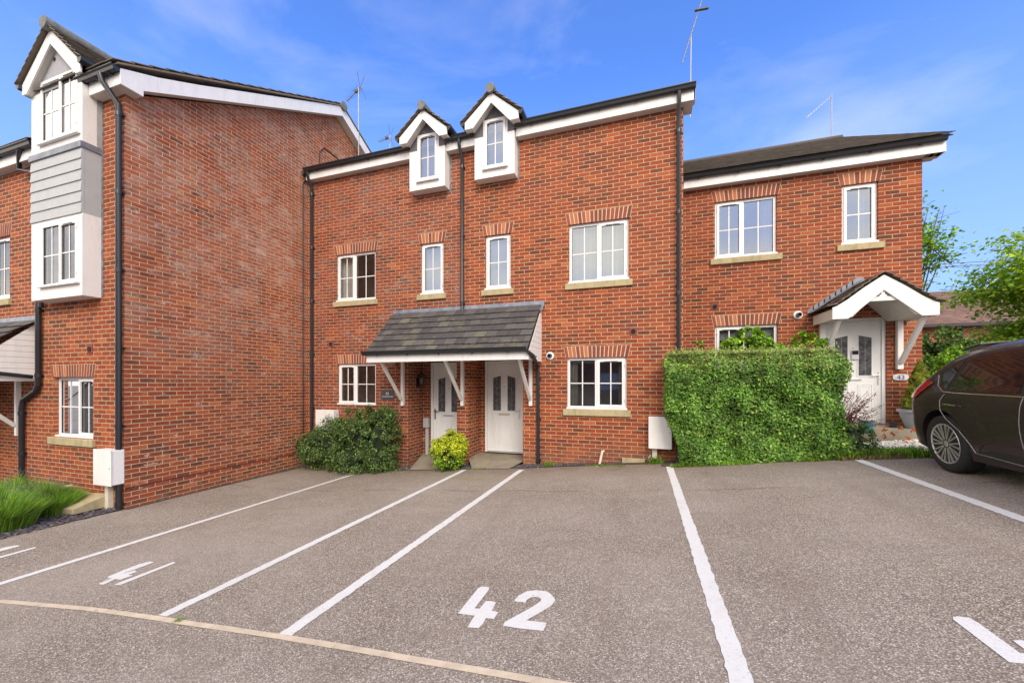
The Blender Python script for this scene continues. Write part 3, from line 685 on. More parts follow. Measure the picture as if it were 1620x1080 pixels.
def frame_at(hs, w_, lights, **k): return window(hs, w_[0], w_[1], w_[2], w_[3], D + .05, lights, **k)
def dr_up(top, x0, x1, z0, z1, Y): dress_curtains(top, x0, x1, z0, z1, Y, .36, 0)
frame_at(h42, w42['up'], [(1, 0), (1, 1)], glassm='glass_mirror', inside='room_mid', dress=dress_vblind)
frame_at(h42, w42['nar'], [(1, 1)], glassm='glass_mirror', inside='room_mid', dress=dress_roller)
frame_at(h42, w42['low'], [(1, 0), (1, 1)], glassm='glass', inside='room_mid', dress=lambda *a: (dress_curtains(*a, .16, .14), MB().box(a[1] + .03, a[2] - .03, a[5] + .11, a[5] + .115, a[4] - .11, a[4] - .03).build('blind', 'blind_white', a[0])))
frame_at(h41, w41['up'], [(.85, 1), (1, 0)], glassm='glass_low', dress=dr_up)
frame_at(h41, w41['nar'], [(1, 1)], glassm='glass_mirror', inside='room_mid', dress=dress_roller)
frame_at(h41, w41['low'], [(.85, 1), (1, 0)], glassm='glass_low')
# eaves with the dormers breaking through
eaves(h42, FX(819, D) + .01, XE + .19, D, ZS); eaves(h42, XM, FX(750, 7.8) , D, ZS)
eaves(h41, XW + .10, FX(648, 7.8), D, ZS); eaves(h41, FX(711, D), XM, D, ZS)
mb = MB(); mb.prism([(XE + .165, D - .16, ZS), (XE + .165, D + 4, ZS + 2.2), (XE + .165, D + 4, ZS + 2.42), (XE + .165, D - .16, ZS + .21)], (.022, 0, 0)); mb.build('bargeboard', 'upvc', h42)
mb = MB(); mb.box(XE + .004, XE + .164, D - .14, D + .25, ZS - .001, ZS + .012); mb.build('soffit', 'soffit', h42)
mb = MB(); mb.box(XW + .0, XW + .45, D - .22, D + .25, ZS + .20, ZS + .235); mb.build('flashing', 'lead', h41)
def dormer(hs, cx):
    hw, yf, zb, zt = .452, D - .22, 5.87, 6.76; wx0, wx1, wz0, wz1 = cx - .25, cx + .30, 6.03, 7.10
    cx0, cx1 = cx - hw, cx + hw
    mb = MB()
    for q in ((cx0, wx0, zb, zt), (wx1, cx1, zb, zt), (wx0, wx1, zb, wz0)): mb.box(q[0], q[1], yf, yf + .06, q[2], q[3])
    mb.box(cx0, cx0 + .05, yf + .06, D + 1.4, zb, zt - .001); mb.box(cx1 - .05, cx1, yf + .06, D + 1.4, zb, zt - .001); mb.box(cx0 + .05, cx1 - .05, yf + .06, D + .02, zb, zb + .04)
    d = mb.build('dormer', 'white_board', hs, bevel=.003)
    g = MB(); a = 7.06; ap = 7.50
    g.box(cx0 + .012, wx0, yf + .008, yf + .05, zt, wz1 - .0); g.box(wx1, cx1 - .012, yf + .008, yf + .05, zt, wz1)
    g.prism([(cx0 + .012, yf + .008, wz1), (cx1 - .012, yf + .008, wz1), (cx, yf + .008, ap)], (0, .04, 0))
    g.box(cx0 + .012, cx0 + .05, yf + .05, D + 1.6, zt, 7.0); g.box(cx1 - .05, cx1 - .012, yf + .05, D + 1.6, zt, 7.0); g.build('cheek', 'dark_render', d)
    yb = D - .40; s_ = .60; zb_, za_ = 6.93, 7.43; k = (za_ - zb_) / s_
    for sg in (-1, 1):
        b = MB(); b.prism([(cx + sg * s_, yb, zb_ - .06), (cx + sg * (s_ - .19), yb, zb_ - .06), (cx + sg * .0, yb, za_ - .11), (cx, yb, za_ + .10), (cx + sg * (s_ * .55), yb, zb_ + (s_ * .45) * k + .09), (cx + sg * s_, yb, zb_ + .09)], (0, .022, 0))
        b.build('bargeboard', 'upvc', d, bevel=.002)
        b = MB(); b.prism([(cx + sg * s_, yb + .022, zb_ - .055), (cx + sg * (s_ - .16), yb + .022, zb_ - .055), (cx + sg * .0, yb + .022, za_ - .06), (cx, yb + .022, za_ + .0), (cx + sg * s_, yb + .022, zb_ + .03)], (0, .16, 0)); b.build('soffit', 'soffit', d)
        b = MB(); b.box(cx + sg * (s_ - .02), cx + sg * s_, yb + .022, D + 1.2, zb_ - .06, zb_ + .08); b.build('fascia', 'upvc', d)
        b = MB(); X0 = cx + sg * (s_ + .0)
        b.prism([(X0, yb - .03, zb_ + .09), (X0 + sg * .015, yb - .03, zb_ + .02), (X0 + sg * .05, yb - .03, zb_ + .0), (X0 + sg * .095, yb - .03, zb_ + .05), (X0 + sg * .10, yb - .03, zb_ + .105)], (0, 1.5, 0)); b.build('gutter', 'black_plastic', d)
        t_ = MB(); o_ = Vector((cx + sg * (s_ + .05), yb - .05, zb_ + .085)); v_ = Vector((-sg * (s_ + .05), 0, za_ + .13 - zb_ - .085))
        if sg < 0: tiles(t_, o_, (0, 2.2, 0), v_, 11, 5, (-v_.z, 0, v_.x) if v_.x * 0 else Vector((sg * v_.z, 0, abs(v_.x))), th=.014, lap=.02)
        else: tiles(t_, o_, (0, 2.2, 0), v_, 11, 5, Vector((sg * v_.z, 0, abs(v_.x))), th=.014, lap=.02)
        t_.add([o_, o_ + Vector((0, 2.2, 0)), o_ + Vector((0, 2.2, 0)) + v_, o_ + v_], [(0, 1, 2, 3)]); t_.build('dormer_roof', 'mossy_tile', d)
    r = MB(); r.tube([(cx, yb - .075, za_ + .155), (cx, D + 1.9, za_ + .155)], .098, 22); r.build('ridge_tile', 'ridge_cap', d, smooth=True)
    window(d, wx0, wx1, wz0, wz1, yf - .004, [(1, 1)], glassm='glass_mirror', inside='room_mid', dress=dress_vblind, room=.7, sub=True)
    b = MB(); b.box(cx1 + .0, cx1 + .04, D - .006, D - .001, zb - .04, ZS); b.build('flashing', 'lead', d)
dormer(h42, -3.0); dormer(h41, -4.62)
# canopy over the two doors
CX0, CX1, CY, = -5.63, -2.02, 7.0
can = thing('porch_canopy', (-3.84, D, 1.9), 'shared slate lean-to canopy with white fascia over the two recessed doors', 'canopy')
z0c, z1c = 2.13, 3.12
mb = MB(); tiles(mb, (CX0, CY - .04, z0c), (CX1 - CX0, 0, 0), (0, D - CY + .0, z1c - z0c), 15, 7, (0, -(z1c - z0c), D - CY), gap=.006, th=.014)
mb.add([(CX0 + .02, CY, z0c), (CX1 - .02, CY, z0c), (CX1 - .02, D, z1c - .03), (CX0 + .02, D, z1c - .03)], [(0, 1, 2, 3)]); mb.build('slate_roof', 'slate_tile', can)
mb = MB(); k = 40
for i in range(k):      # lead flashing, gently uneven
    a, b = CX0 - .03 + (CX1 + .09 - CX0) * i / k, CX0 - .03 + (CX1 + .09 - CX0) * (i + 1) / k
    f = lambda x: .010 * math.sin(x * 7) + .006 * math.sin(x * 19)
    mb.poly([(a, D - .012, z1c + .10), (b, D - .012, z1c + .10), (b, D - .03, z1c - .0), (a, D - .03, z1c - .0)])
    mb.poly([(a, D - .03, z1c), (b, D - .03, z1c), (b, D - .17 + f(b), z1c - .118 + f(b)), (a, D - .17 + f(a), z1c - .118 + f(a))])
mb.build('flashing', 'lead', can, smooth=True)
mb = MB(); mb.box(CX0, CX1, CY, CY + .022, 1.94, 2.10); mb.box(CX1 - .022, CX1, CY + .022, D - .002, 1.94, 2.10); mb.box(CX0, CX0 + .022, CY + .022, D - .002, 1.94, 2.10); mb.build('fascia', 'upvc', can, bevel=.003)
mb = MB(); mb.box(CX0 + .023, CX1 - .023, CY + .023, D + .6, 2.075, 2.09); mb.build('soffit', 'soffit', can)
for x in (CX1 - .012, CX0 + .0):
    ck = MB()
    for i in range(9):      # feather edged boards filling the triangular end
        za, zb2 = 2.10 + i * .108, 2.10 + (i + 1) * .108; ya = CY + .03 + (za - 2.10); yb2 = ya + .108
        if ya < D - .01: ck.prism([(x, min(ya, D - .004), za), (x, D - .004, za), (x, D - .004, zb2 - .006), (x, min(yb2, D - .006), zb2 - .006)], (.012 + .004 * (i % 1), 0, 0))
    ck.build('end_boarding', 'white_board', can)
mb = MB(); gutter(mb, CX0 - .06, CX1 - .02, CY - .002, 2.16, r=.05); mb.build('gutter', 'black_plastic', can)
for px in (637, 731.5, 839.5):
    X = FX(px, D - .04); b = MB(); b.box(X - .035, X + .035, D - .075, D - .003, FZ(px, 641.5, D), 2.075); b.beam((X, D - .10, FZ(px, 638, D) + .10), (X, CY + .13, 1.99), .06, .06, up=(1, 0, 0)); b.box(X - .036, X + .036, CY + .03, D - .08, 2.0, 2.07)
    b.build('bracket', 'white_board', can, bevel=.006)
def door(hs, x0, x1, z0, z1, Y, hand, hmat='alu', plate='gold_metal', lites=True):
    """white composite door: frame, leaf with two slanted lights, moulded panels, letter plate, lever handle"""
    f = MB(); fw = .06; f.box(x0, x0 + fw, Y, Y + .07, z0, z1); f.box(x1 - fw, x1, Y, Y + .07, z0, z1); f.box(x0 + fw, x1 - fw, Y, Y + .07, z1 - fw, z1); f.build('door_frame', 'upvc', hs, bevel=.004)
    a, b = x0 + fw + .004, x1 - fw - .004; W = b - a; H = z1 - fw - z0; yl = Y + .022
    d = MB(); d.box(a, b, yl, yl + .045, z0 + .03, z1 - fw - .004); lf = d.build('door', 'upvc', hs, bevel=.003)
    MB().box(x0 + fw, x1 - fw, Y - .01, Y + .06, z0, z0 + .026).build('threshold', 'alu', lf)
    for i, (u0, u1) in enumerate(((.17, .40), (.60, .83))):
        p, q = a + W * u0, a + W * u1; zz0, zz1 = z0 + H * .47, z0 + H * .86; dz = .05
        lo, hi = (zz1 - dz, zz1) if i == 0 else (zz1, zz1 - dz)
        m_ = MB(); e = .022
        m_.prism([(p - e, yl - .010, zz0 - e), (q + e, yl - .010, zz0 - e), (q + e, yl - .010, hi + e), (p - e, yl - .010, lo + e)], (0, .009, 0)); m_.build('moulding', 'upvc', lf, bevel=.004)
        g_ = MB(); g_.poly([(p, yl - .0125, zz0), (q, yl - .0125, zz0), (q, yl - .0125, hi), (p, yl - .0125, lo)]); g_.build('door_light', 'lead_glass', lf)
        l_ = MB(); c = (p + q) / 2; l_.box(c - .002, c + .002, yl - .0145, yl - .013, zz0, (lo + hi) / 2)
        for t_ in (.3, .62): l_.beam((p, yl - .014, zz0 + (zz1 - zz0) * t_ - .06), (q, yl - .014, zz0 + (zz1 - zz0) * t_ + .06), .0015, .003, up=(0, 1, 0))
        l_.build('leading', 'galv', lf)
        pn = MB(); r0, r1 = z0 + H * .10, z0 + H * .385
        for k_ in range(2):
            e = .012 + k_ * .035; t_ = .007
            for B4 in ((p - .02 + e, q + .02 - e, r0 + e, r0 + e + t_), (p - .02 + e, q + .02 - e, r1 - e - t_, r1 - e), (p - .02 + e, p - .02 + e + t_, r0 + e + t_, r1 - e - t_), (q + .02 - e - t_, q + .02 - e, r0 + e + t_, r1 - e - t_)):
                pn.box(B4[0], B4[1], yl - .008 + k_ * .002, yl - .0005, B4[2], B4[3])
        pn.build('panel', 'upvc', lf, bevel=.002)
    c = (a + b) / 2; zl = z0 + H * .43
    l = MB(); l.box(c - .135, c + .135, yl - .012, yl - .001, zl - .022, zl + .022); l.box(c - .105, c + .105, yl - .016, yl - .0125, zl - .013, zl + .013); l.build('letter_plate', plate, lf, bevel=.002)
    MB().lathe([(.009, 0), (.009, .010)], (c, yl - .001, z0 + H * .735), 'Y', 14).build('spyhole', 'black_iron', lf)
    hx = b - .045 if hand > 0 else a + .045
    h = MB(); h.box(hx - .014, hx + .014, yl - .010, yl - .001, z0 + H * .38, z0 + H * .50); h.tube([(hx, yl - .005, z0 + H * .475), (hx, yl - .05, z0 + H * .475), (hx - hand * .11, yl - .052, z0 + H * .470)], .009, 8); h.build('handle', hmat, lf)
    return lf
zt42 = FZ(800, 715.5, D + .65)
door(h42, -3.557, -2.60, zt42, 2.02, D + .62, 1)
door(h41, -5.007, -4.05, zt42 - .10, 2.0, D + .62, -1, hmat='black_iron', plate='alu')
# pipes
pipe(h41, [(-8.06, D - .24, ZS + .17), (-8.06, D - .20, ZS + .05), (-8.08, D - .055, ZS - .16), (-8.08, D - .055, gz(-8) - .05)])
X = FX(731, D - .06); pipe(h42, [(X, D - .22, ZS + .17), (X, D - .20, ZS + .02), (X, D - .06, ZS - .18), (X, D - .06, FZ(731, 493, D - .06)), (X, D - .11, FZ(731, 496, D - .06) - .03)])
X = FX(1073.5, D - .055); pipe(h42, [(X, D - .22, ZS + .17), (X, D - .18, ZS - .06), (X, D - .055, ZS - .28), (X, D - .055, gz(X) - .05)])
X = FX(851.5, D - .055); pipe(can, [(CX1 + .0, CY - .06, 2.08), (CX1 + .05, CY + .10, 2.02), (X, D - .06, 1.86), (X, D - .055, 1.7), (X, D - .055, gz(X))], name='downpipe')
# cable on the corner, vents, flue
def vent(hs, px, py, Y, name='air_vent'):
    x, z = FX(px, Y), FZ(px, py, Y); m_ = MB(); m_.box(x - .075, x + .075, Y - .010, Y + .002, z - .07, z + .07); m_.lathe([(.045, .0), (.045, .014)], (x, Y - .011, z), 'Y', 20, 1); m_.build(name, ['terracotta_vent', 'dark_hole'], hs, bevel=.002)
def flue(hs, px, py, Y):
    x, z = FX(px, Y), FZ(px, py, Y); m_ = MB(); m_.lathe([(.085, 0), (.085, .012), (.078, .03), (.05, .035), (.05, .02)], (x, Y, z), 'Y', 28); o_ = m_.build('boiler_flue', 'upvc', hs, smooth=True)
    m_ = MB(); m_.lathe([(.042, 0), (.042, .09), (.030, .09), (.028, .04)], (x, Y - .02, z), 'Y', 24); m_.build('flue_end', 'black_plastic', o_, smooth=True)
vent(h42, 1002, 524, D); vent(h41, 524, 544, D); flue(h42, 870.5, 563, D)
def meter(px0, px1, py0, py1, Y, dpt, label, post=True, gx=None):
    x0, x1 = FX(px0, Y - dpt), FX(px1, Y - dpt); m_ = (px0 + px1) / 2; z1, z0 = FZ(m_, py0, Y - dpt), FZ(m_, py1, Y - dpt)
    o_ = thing('meter_box', ((x0 + x1) / 2, Y, z0), label, 'meter box', 'white utility meter boxes on the house walls')
    MB().box(x0 + .01, x1 - .01, Y - dpt + .02, Y - .002, z0 + .01, z1 - .01).build('box', 'upvc', o_, bevel=.01)
    MB().box(x0, x1, Y - dpt, Y - dpt + .018, z0, z1).build('door', 'white_board', o_, bevel=.008)
    MB().lathe([(.011, 0), (.011, .004)], (x1 - .035, Y - dpt, (z0 + z1) / 2), 'Y', 12).build('lock', 'galv', o_)
    if post: c = x0 + (x1 - x0) * .27; MB().box(c - .045, c + .045, Y - .08, Y - .003, gz(c) - .1, z0 + .01).build('cable_duct', 'pipe_cream', o_, bevel=.006)
meter(1026, 1063, 659, 710, D, .19, 'cream meter box on the brick wall beside the clipped hedge')
meter(499, 528, 648, 700, D, .19, 'white meter box half hidden behind the dark green shrub', post=False)
# small pipes and slab at the foot of the wall
x = FX(955, D); m_ = MB(); m_.tube([(x, D + .0, FZ(955, 713, D)), (x - .02, D - .09, FZ(955, 713, D)), (x - .07, D - .13, gz(x) - .02)], .024, 14); lab(m_.build('waste_pipe', 'pipe_cream', smooth=True), 'slanting cream waste pipe low on the wall beneath the wide window', 'pipe', 'plastic waste pipes')
a, b = FX(984, D - .06), FX(1020, D - .06); m_ = MB(); m_.box(a, b, D - .08, D - .02, gz(a) - .1, FZ(1002, 725, D - .06)); lab(m_.build('stone_slab', 'stone', bevel=.006), 'short buff stone slab leaning on the wall by the meter box', 'slab')
x = FX(1027, D - .05); m_ = MB(); m_.tube([(x - .02, D - .03, gz(x)), (x - .01, D - .05, gz(x) + .10), (x + .03, D - .04, gz(x) + .13), (x + .04, D - .02, gz(x) + .02)], .014, 8); lab(m_.build('outside_tap', 'galv', smooth=True), 'small grey metal pipe bend beside the cream meter box post', 'pipe')
# lantern, slate name plate
lx, ly, lz = -5.26 + .10, D + .40, FZ(668, 601, D + .4)
lt = thing('wall_lantern', (-5.26, ly, lz), 'black carriage lantern on the brick side of the left recess', 'lantern')
m_ = MB(); m_.box(-5.258, -5.235, ly - .05, ly + .05, lz - .17, lz + .06); m_.tube([(-5.24, ly, lz - .12), (-5.18, ly, lz - .17), (lx + .02, ly, lz - .13)], .010, 8); m_.lathe([(.02, -.14), (.055, -.125), (.055, -.115)], (lx + .02, ly, lz), n=6); m_.lathe([(.085, .10), (.05, .15), (.015, .19)], (lx + .02, ly, lz), n=6)
for k_ in range(6):
    a_ = k_ * math.pi / 3; m_.beam((lx + .02 + .055 * math.cos(a_), ly + .055 * math.sin(a_), lz - .12), (lx + .02 + .08 * math.cos(a_), ly + .08 * math.sin(a_), lz + .11), .009, .009, up=(1, 0, 0))
m_.build('lantern_body', 'black_iron', lt); m_ = MB(); m_.lathe([(.05, -.115), (.074, .10)], (lx + .02, ly, lz), n=6); m_.build('lantern_glass', 'glass', lt); MB().lathe([(.018, -.10), (.028, -.02), (.02, .05)], (lx + .02, ly, lz), n=12).build('bulb', 'upvc', lt)
a, b = FX(603.5, D), FX(624, D); z1, z0 = FZ(614, 617, D), FZ(614, 632, D)
sg = thing('name_plate', ((a + b) / 2, D, z0), 'dark slate house plate reading 41 right of the ground floor window', 'sign')
MB().box(a, b, D - .014, D - .004, z0, z1).build('plate', 'plate_slate', sg, bevel=.002)
text_mesh('41', .105, 'number', 'letter_white', sg, ((a + b) / 2, D - .0155, z0 + (z1 - z0) * .50))
m_ = MB(); xx = a + .03      # second line is too small to read: a row of short letter strokes
while xx < b - .03:
    h_ = random.choice((.014, .014, .022)); m_.box(xx, xx + .007, D - .0165, D - .0145, z0 + (z1 - z0) * .30, z0 + (z1 - z0) * .30 + h_); xx += random.choice((.011, .012, .013))
m_.build('lettering', 'letter_white', sg)
# grey meter post left of door 41, mat before door 42
x = -5.12; o_ = thing('service_duct', (x, D + .6, -.3), 'grey plastic service box and duct in the left recess', 'service box'); MB().box(x - .075, x + .075, D + .56, D + .655, FZ(674, 676, D + .6), FZ(674, 664, D + .6) + .05).build('box', 'grey_plastic', o_, bevel=.006); MB().box(x - .03, x + .05, D + .60, D + .655, -.45, FZ(674, 676, D + .6)).build('duct', 'grey_plastic', o_, bevel=.004)
m_ = MB(); zz = zt42 - .10; m_.prism([(-3.5, D + .35, zz), (-2.75, D + .35, zz), (-2.72, D + .57, zz), (-3.45, D + .57, zz)], (0, 0, .012)); lab(m_.build('door_mat', 'rubber_mat'), 'black rubber mat before the right of the two recessed doors', 'door mat')
lab(MB().box(-5.245, -5.235, D + .45, D + .47, .55, .66).build('bell_push', 'upvc'), 'small white bell push on the left recess wall', 'bell push') if False else None

# ------------------------------------------------------------------ left houses
hl = thing('end_house', (-9.3, YL, -.6), 'tall red brick house at the left with a blank side wall and a boarded bay', 'house', 'brick terraced houses')
hn = thing('terraced_house', (-12.5, YL, -.7), 'brick house cut by the left edge of the photo, lower than the boarded bay house', 'house', 'brick terraced houses')
XN = -10.46; ZL = 6.35; ZN = 5.62
wl_low = (FX(79, YL), FX(147, YL), FZ(113, 692, YL), FZ(113, 596, YL)); wl_low = (FX(84, YL), FX(147.5, YL), wl_low[2], wl_low[3])
AP = (8.99, 9.01)
mb = MB(); sheet_wall(mb, 'Y', YL, XN, XW, -1.3, ZL, [wl_low, (-10.36, -8.93, 3.1, ZL)], .11)
mb.poly([(XW, YL, -1.3), (XW, 13.78, -1.3), (XW, 13.78, ZL), (XW, AP[0], AP[1] + .02), (XW, YL, ZL)])
mb.poly([(XN, YL, -1.3), (XN, 13.78, -1.3), (XN, 13.78, ZL), (XN, AP[0], AP[1] + .02), (XN, YL, ZL)])
mb.poly([(XN, 13.78, -1.3), (XW, 13.78, -1.3), (XW, 13.78, ZL), (XN, 13.78, ZL)])
wo = mb.build('wall', ['brick_left', 'brick_leftfront'], hl)
for p in wo.data.polygons:
    if abs(p.normal.y) > .9 and p.center.y + YL < 5: p.material_index = 1
lm = MB(); lintel(lm, wl_low[0], wl_low[1], wl_low[3], YL, .225); lm.build('lintel', ['soldier_brick', 'mortar'], hl)
window(hl, *wl_low, YL + .075, [(1, 0), (.9, 1)], glassm='glass', dress=lambda *a: dress_curtains(*a, .25, 0)); sill(hl, wl_low[0] - .08, wl_low[1] + .06, wl_low[2], YL)
# plinth line: damp proof course seen as a dark joint along the side wall
m_ = MB(); zd = WZ(300, 752, XW); zd = WZ(200, 771.5, XW); m_.box(XW + .001, XW + .006, YL, D - .05, zd - .007, zd + .004); m_.build('damp_course', 'seal', hl)
# verge: white bargeboard with a box end, tiles above
XV = XW + .20
mb = MB(); mb.prism([(XV, 4.03, 6.35), (XV, 4.34, 6.35), (XV, 4.345, 6.45), (XV, AP[0], AP[1]), (XV, AP[0], AP[1] + .27), (XV, 5.2, 7.17), (XV, 4.55, 6.83), (XV, 4.03, 6.60)], (.024, 0, 0)); mb.build('bargeboard', 'upvc', hl, bevel=.003)
mb = MB(); mb.prism([(XV, AP[0] + .003, AP[1]), (XV, AP[0] + .003, AP[1] + .27), (XV, 13.95, 6.60), (XV, 13.95, 6.35), (XV, 13.64, 6.45)], (.024, 0, 0)); mb.build('bargeboard', 'upvc', hl, bevel=.003)
mb = MB(); mb.prism([(XW + .003, 4.05, 6.352), (XW + .003, 4.335, 6.352), (XW + .003, 4.335, 6.46), (XW + .003, AP[0], AP[1] + .02), (XW + .003, AP[0], AP[1] + .06), (XW + .003, 4.05, 6.55)], (.196, 0, 0))
mb.prism([(XW + .003, 13.7, 6.40), (XW + .003, AP[0], AP[1] + .02), (XW + .003, AP[0], AP[1] + .06), (XW + .003, 13.9, 6.55)], (.196, 0, 0)); mb.build('soffit', 'soffit', hl)
SL = math.atan2(AP[1] + .30 - 6.62, AP[0] - 4.0)
def roofslab(hs, x0, x1, y0, z0, ya, za, mat='mossy_tile', rows=16, across=24, name='roof', back=True):
    r = MB(); r.prism([(x0, y0, z0), (x0, ya, za), (x0, 2 * ya - y0, z0), (x0, 2 * ya - y0, z0 - .03), (x0, ya, za - .035), (x0, y0, z0 - .03)], (x1 - x0, 0, 0))
    tiles(r, (x0, y0 - .02, z0), (x1 - x0, 0, 0), (0, ya - y0, za - z0), across, rows, (0, -(za - z0), ya - y0), th=.012, lap=.03, jit=.002)
    return r.build(name, mat, hs)
roofslab(hl, XN, XV + .05, 3.98, 6.66, AP[0], AP[1] + .31, rows=20, across=10)
r = MB(); r.tube([(XN, AP[0], AP[1] + .27), (XV + .09, AP[0], AP[1] + .27)], .115, 20); r.build('ridge_tile', 'ridge_cap', hl, smooth=True)
# eaves to the right of the bay
BX0, BX1, BY = -10.40, -8.89, 3.95
MB().box(BX1 + .01, XV, 4.03, 4.05, 6.35, 6.55).build('fascia', 'upvc', hl, bevel=.002); MB().box(BX1 + .003, XW + .001, 4.05, YL, 6.351, 6.362).build('soffit', 'soffit', hl)
g = MB(); gutter(g, BX1 - .16, XV + .02, 4.027, 6.60); g.build('gutter', 'black_plastic', hl)
# the boarded bay
bay = MB(); wz = (FZ(95, 452, BY), FZ(95, 350, BY)); wx = (FX(64.5, BY), FX(126, BY)); uz = (FZ(95, 222, BY), FZ(95, 118, BY)); ux = (FX(64, BY), FX(128, BY)); ux = (ux[0], ux[1] - .02)
zb0, zb1, zb2, zb3 = 2.97, 4.35, 5.44, 6.62
for (p0, p1), (q0, q1), wa in (((zb0, zb1), wz, wx), ((zb2 + .10, zb3), (uz[0], 99), ux)):
    bay.box(BX0, wa[0], BY, BY + .05, p0, p1); bay.box(wa[1], BX1, BY, BY + .05, p0, p1); bay.box(wa[0], wa[1], BY, BY + .05, p0, q0)
    if q1 < p1: bay.box(wa[0], wa[1], BY, BY + .05, q1, p1)
    bay.box(BX1 - .05, BX1, BY + .05, YL + .9, p0, p1); bay.box(BX0, BX0 + .05, BY + .05, YL + .9, p0, p1)
bay.box(BX0 + .05, BX1 - .05, BY + .05, YL + .3, zb0, zb0 + .05); bay.box(BX0 + .03, BX1 - .06, BY + .06, BY + .09, zb1 - .02, zb2 + .12)
by = bay.build('bay', 'white_board', hl, bevel=.003)
bd = MB(); n = 6
for i in range(n):
    a, b = zb1 + (zb2 - zb1) * i / n, zb1 + (zb2 - zb1) * (i + 1) / n
    bd.prism([(BX0, BY - .020, a), (BX0, BY + .03, a), (BX0, BY + .03, b + .0), (BX0, BY - .004, b + .0)], (BX1 - BX0 - .0, 0, 0))
bd.build('boarding', 'grey_board', by); MB().box(BX1 - .05, BX1 - .002, BY + .032, YL + .9, zb1 + .001, zb2).build('boarding', 'grey_board', by)
m_ = MB(); m_.box(BX0 - .02, BX1 + .02, BY - .03, BY + .03, zb2, zb2 + .10); m_.box(BX1 - .01, BX1 + .02, BY + .03, YL, zb2, zb2 + .10); m_.build('flashing', 'lead', by)
m_ = MB()
for i in range(43): m_.box(BX1 - .0, BX1 + .035 + .02 * (i % 2), YL - .007, YL - .002, zb0 + i * .0771, zb0 + i * .0771 + .0771)
m_.build('flashing', 'lead', by)
window(by, wx[0], wx[1], wz[0], wz[1], BY - .002, [(1, 0), (1, 1)], glassm='glass', sub=True, dress=lambda *a: dress_curtains(*a, .3, 0))
window(by, ux[0], ux[1], uz[0], uz[1], BY - .002, [(1, 0), (1, 1)], glassm='glass_sky', inside='room_mid', sub=True, dress=dress_reflection, room=.6)
bc = -9.60; yb = 3.86; s_ = .86; zl, za = 6.70, 7.33
g_ = MB(); g_.prism([(BX0 + .02, BY + .01, zb3), (BX1 - .02, BY + .01, zb3), (BX1 - .02, BY + .01, 6.78), (bc, BY + .01, 7.42), (BX0 + .02, BY + .01, 6.78)], (0, .04, 0)); g_.box(BX1 - .05, BX1 - .001, BY + .05, YL + 1.4, zb3, 6.8); g_.build('gable', 'grey_render', by)
for sg in (-1, 1):
    b = MB(); b.prism([(bc + sg * s_, yb, zl - .10), (bc + sg * (s_ - .13), yb, zl - .10), (bc, yb, za - .04), (bc, yb, za + .20), (bc + sg * s_, yb, zl + .08)], (0, .024, 0)); b.build('bargeboard', 'upvc', by, bevel=.003)
    b = MB(); b.prism([(bc + sg * s_, yb + .024, zl - .09), (bc + sg * (s_ - .12), yb + .024, zl - .09), (bc, yb + .024, za + .0), (bc, yb + .024, za + .08), (bc + sg * s_, yb + .024, zl + .02)], (0, .10, 0)); b.build('soffit', 'soffit', by)
    b = MB(); b.box(bc + sg * (s_ - .02), bc + sg * s_, yb + .024, 4.8, zl - .09, zl + .07); b.build('fascia', 'upvc', by)
    X0 = bc + sg * s_; b = MB(); b.prism([(X0, yb - .04, zl + .09), (X0 + sg * .015, yb - .04, zl + .01), (X0 + sg * .05, yb - .04, zl - .01), (X0 + sg * .105, yb - .04, zl + .04), (X0 + sg * .115, yb - .04, zl + .10)], (0, .62, 0)); b.build('gutter', 'black_plastic', by)
    t_ = MB(); o_ = Vector((bc + sg * (s_ + .06), yb - .06, zl + .08)); v_ = Vector((-sg * (s_ + .06), 0, za + .24 - zl - .08)); tiles(t_, o_, (0, 3.4, 0), v_, 16, 8, Vector((sg * v_.z, 0, abs(v_.x))), th=.016, lap=.03)
    t_.add([o_, o_ + Vector((0, 3.4, 0)), o_ + Vector((0, 3.4, 0)) + v_, o_ + v_], [(0, 1, 2, 3)]); t_.build('gable_roof', 'mossy_tile', by)
r = MB(); r.tube([(bc, yb - .09, za + .26), (bc, yb + 3.2, za + .26)], .105, 22); r.build('ridge_tile', 'ridge_cap', by, smooth=True)
m_ = MB(); m_.lathe([(.03, 0), (.03, .02)], (bc - .1, BY + .01, 7.12), 'Y', 12); m_.build('vent_cap', 'black_plastic', by)
# pipes: corner stack, stack below the bay with its swan neck
pipe(hl, [(-8.40, 3.95, 6.55), (-8.38, 3.97, 6.42), (-8.305, YL - .06, 6.14), (-8.305, YL - .06, gz(-8.3) - .05)], r=.042)
xa, xb_ = FX(60.5, YL - .06), FX(34, YL - .06); pipe(hl, [(xa, YL - .06, 3.0), (xa, YL - .06, FZ(60, 606, YL)), (xa - .08, YL - .06, FZ(55, 618, YL)), (xb_ + .05, YL - .06, FZ(38, 632, YL)), (xb_, YL - .06, FZ(35, 645, YL)), (xb_, YL - .06, gz(-11))], r=.042)
pipe(hn, [(FX(30, YL - .2), YL - .2, ZN + .2), (FX(33, YL - .1), YL - .12, ZN - .1), (XN - .10, YL - .07, ZN - .25), (XN - .10, YL - .07, 2.9)], r=.036)
vent(hl, 143, 552, YL)
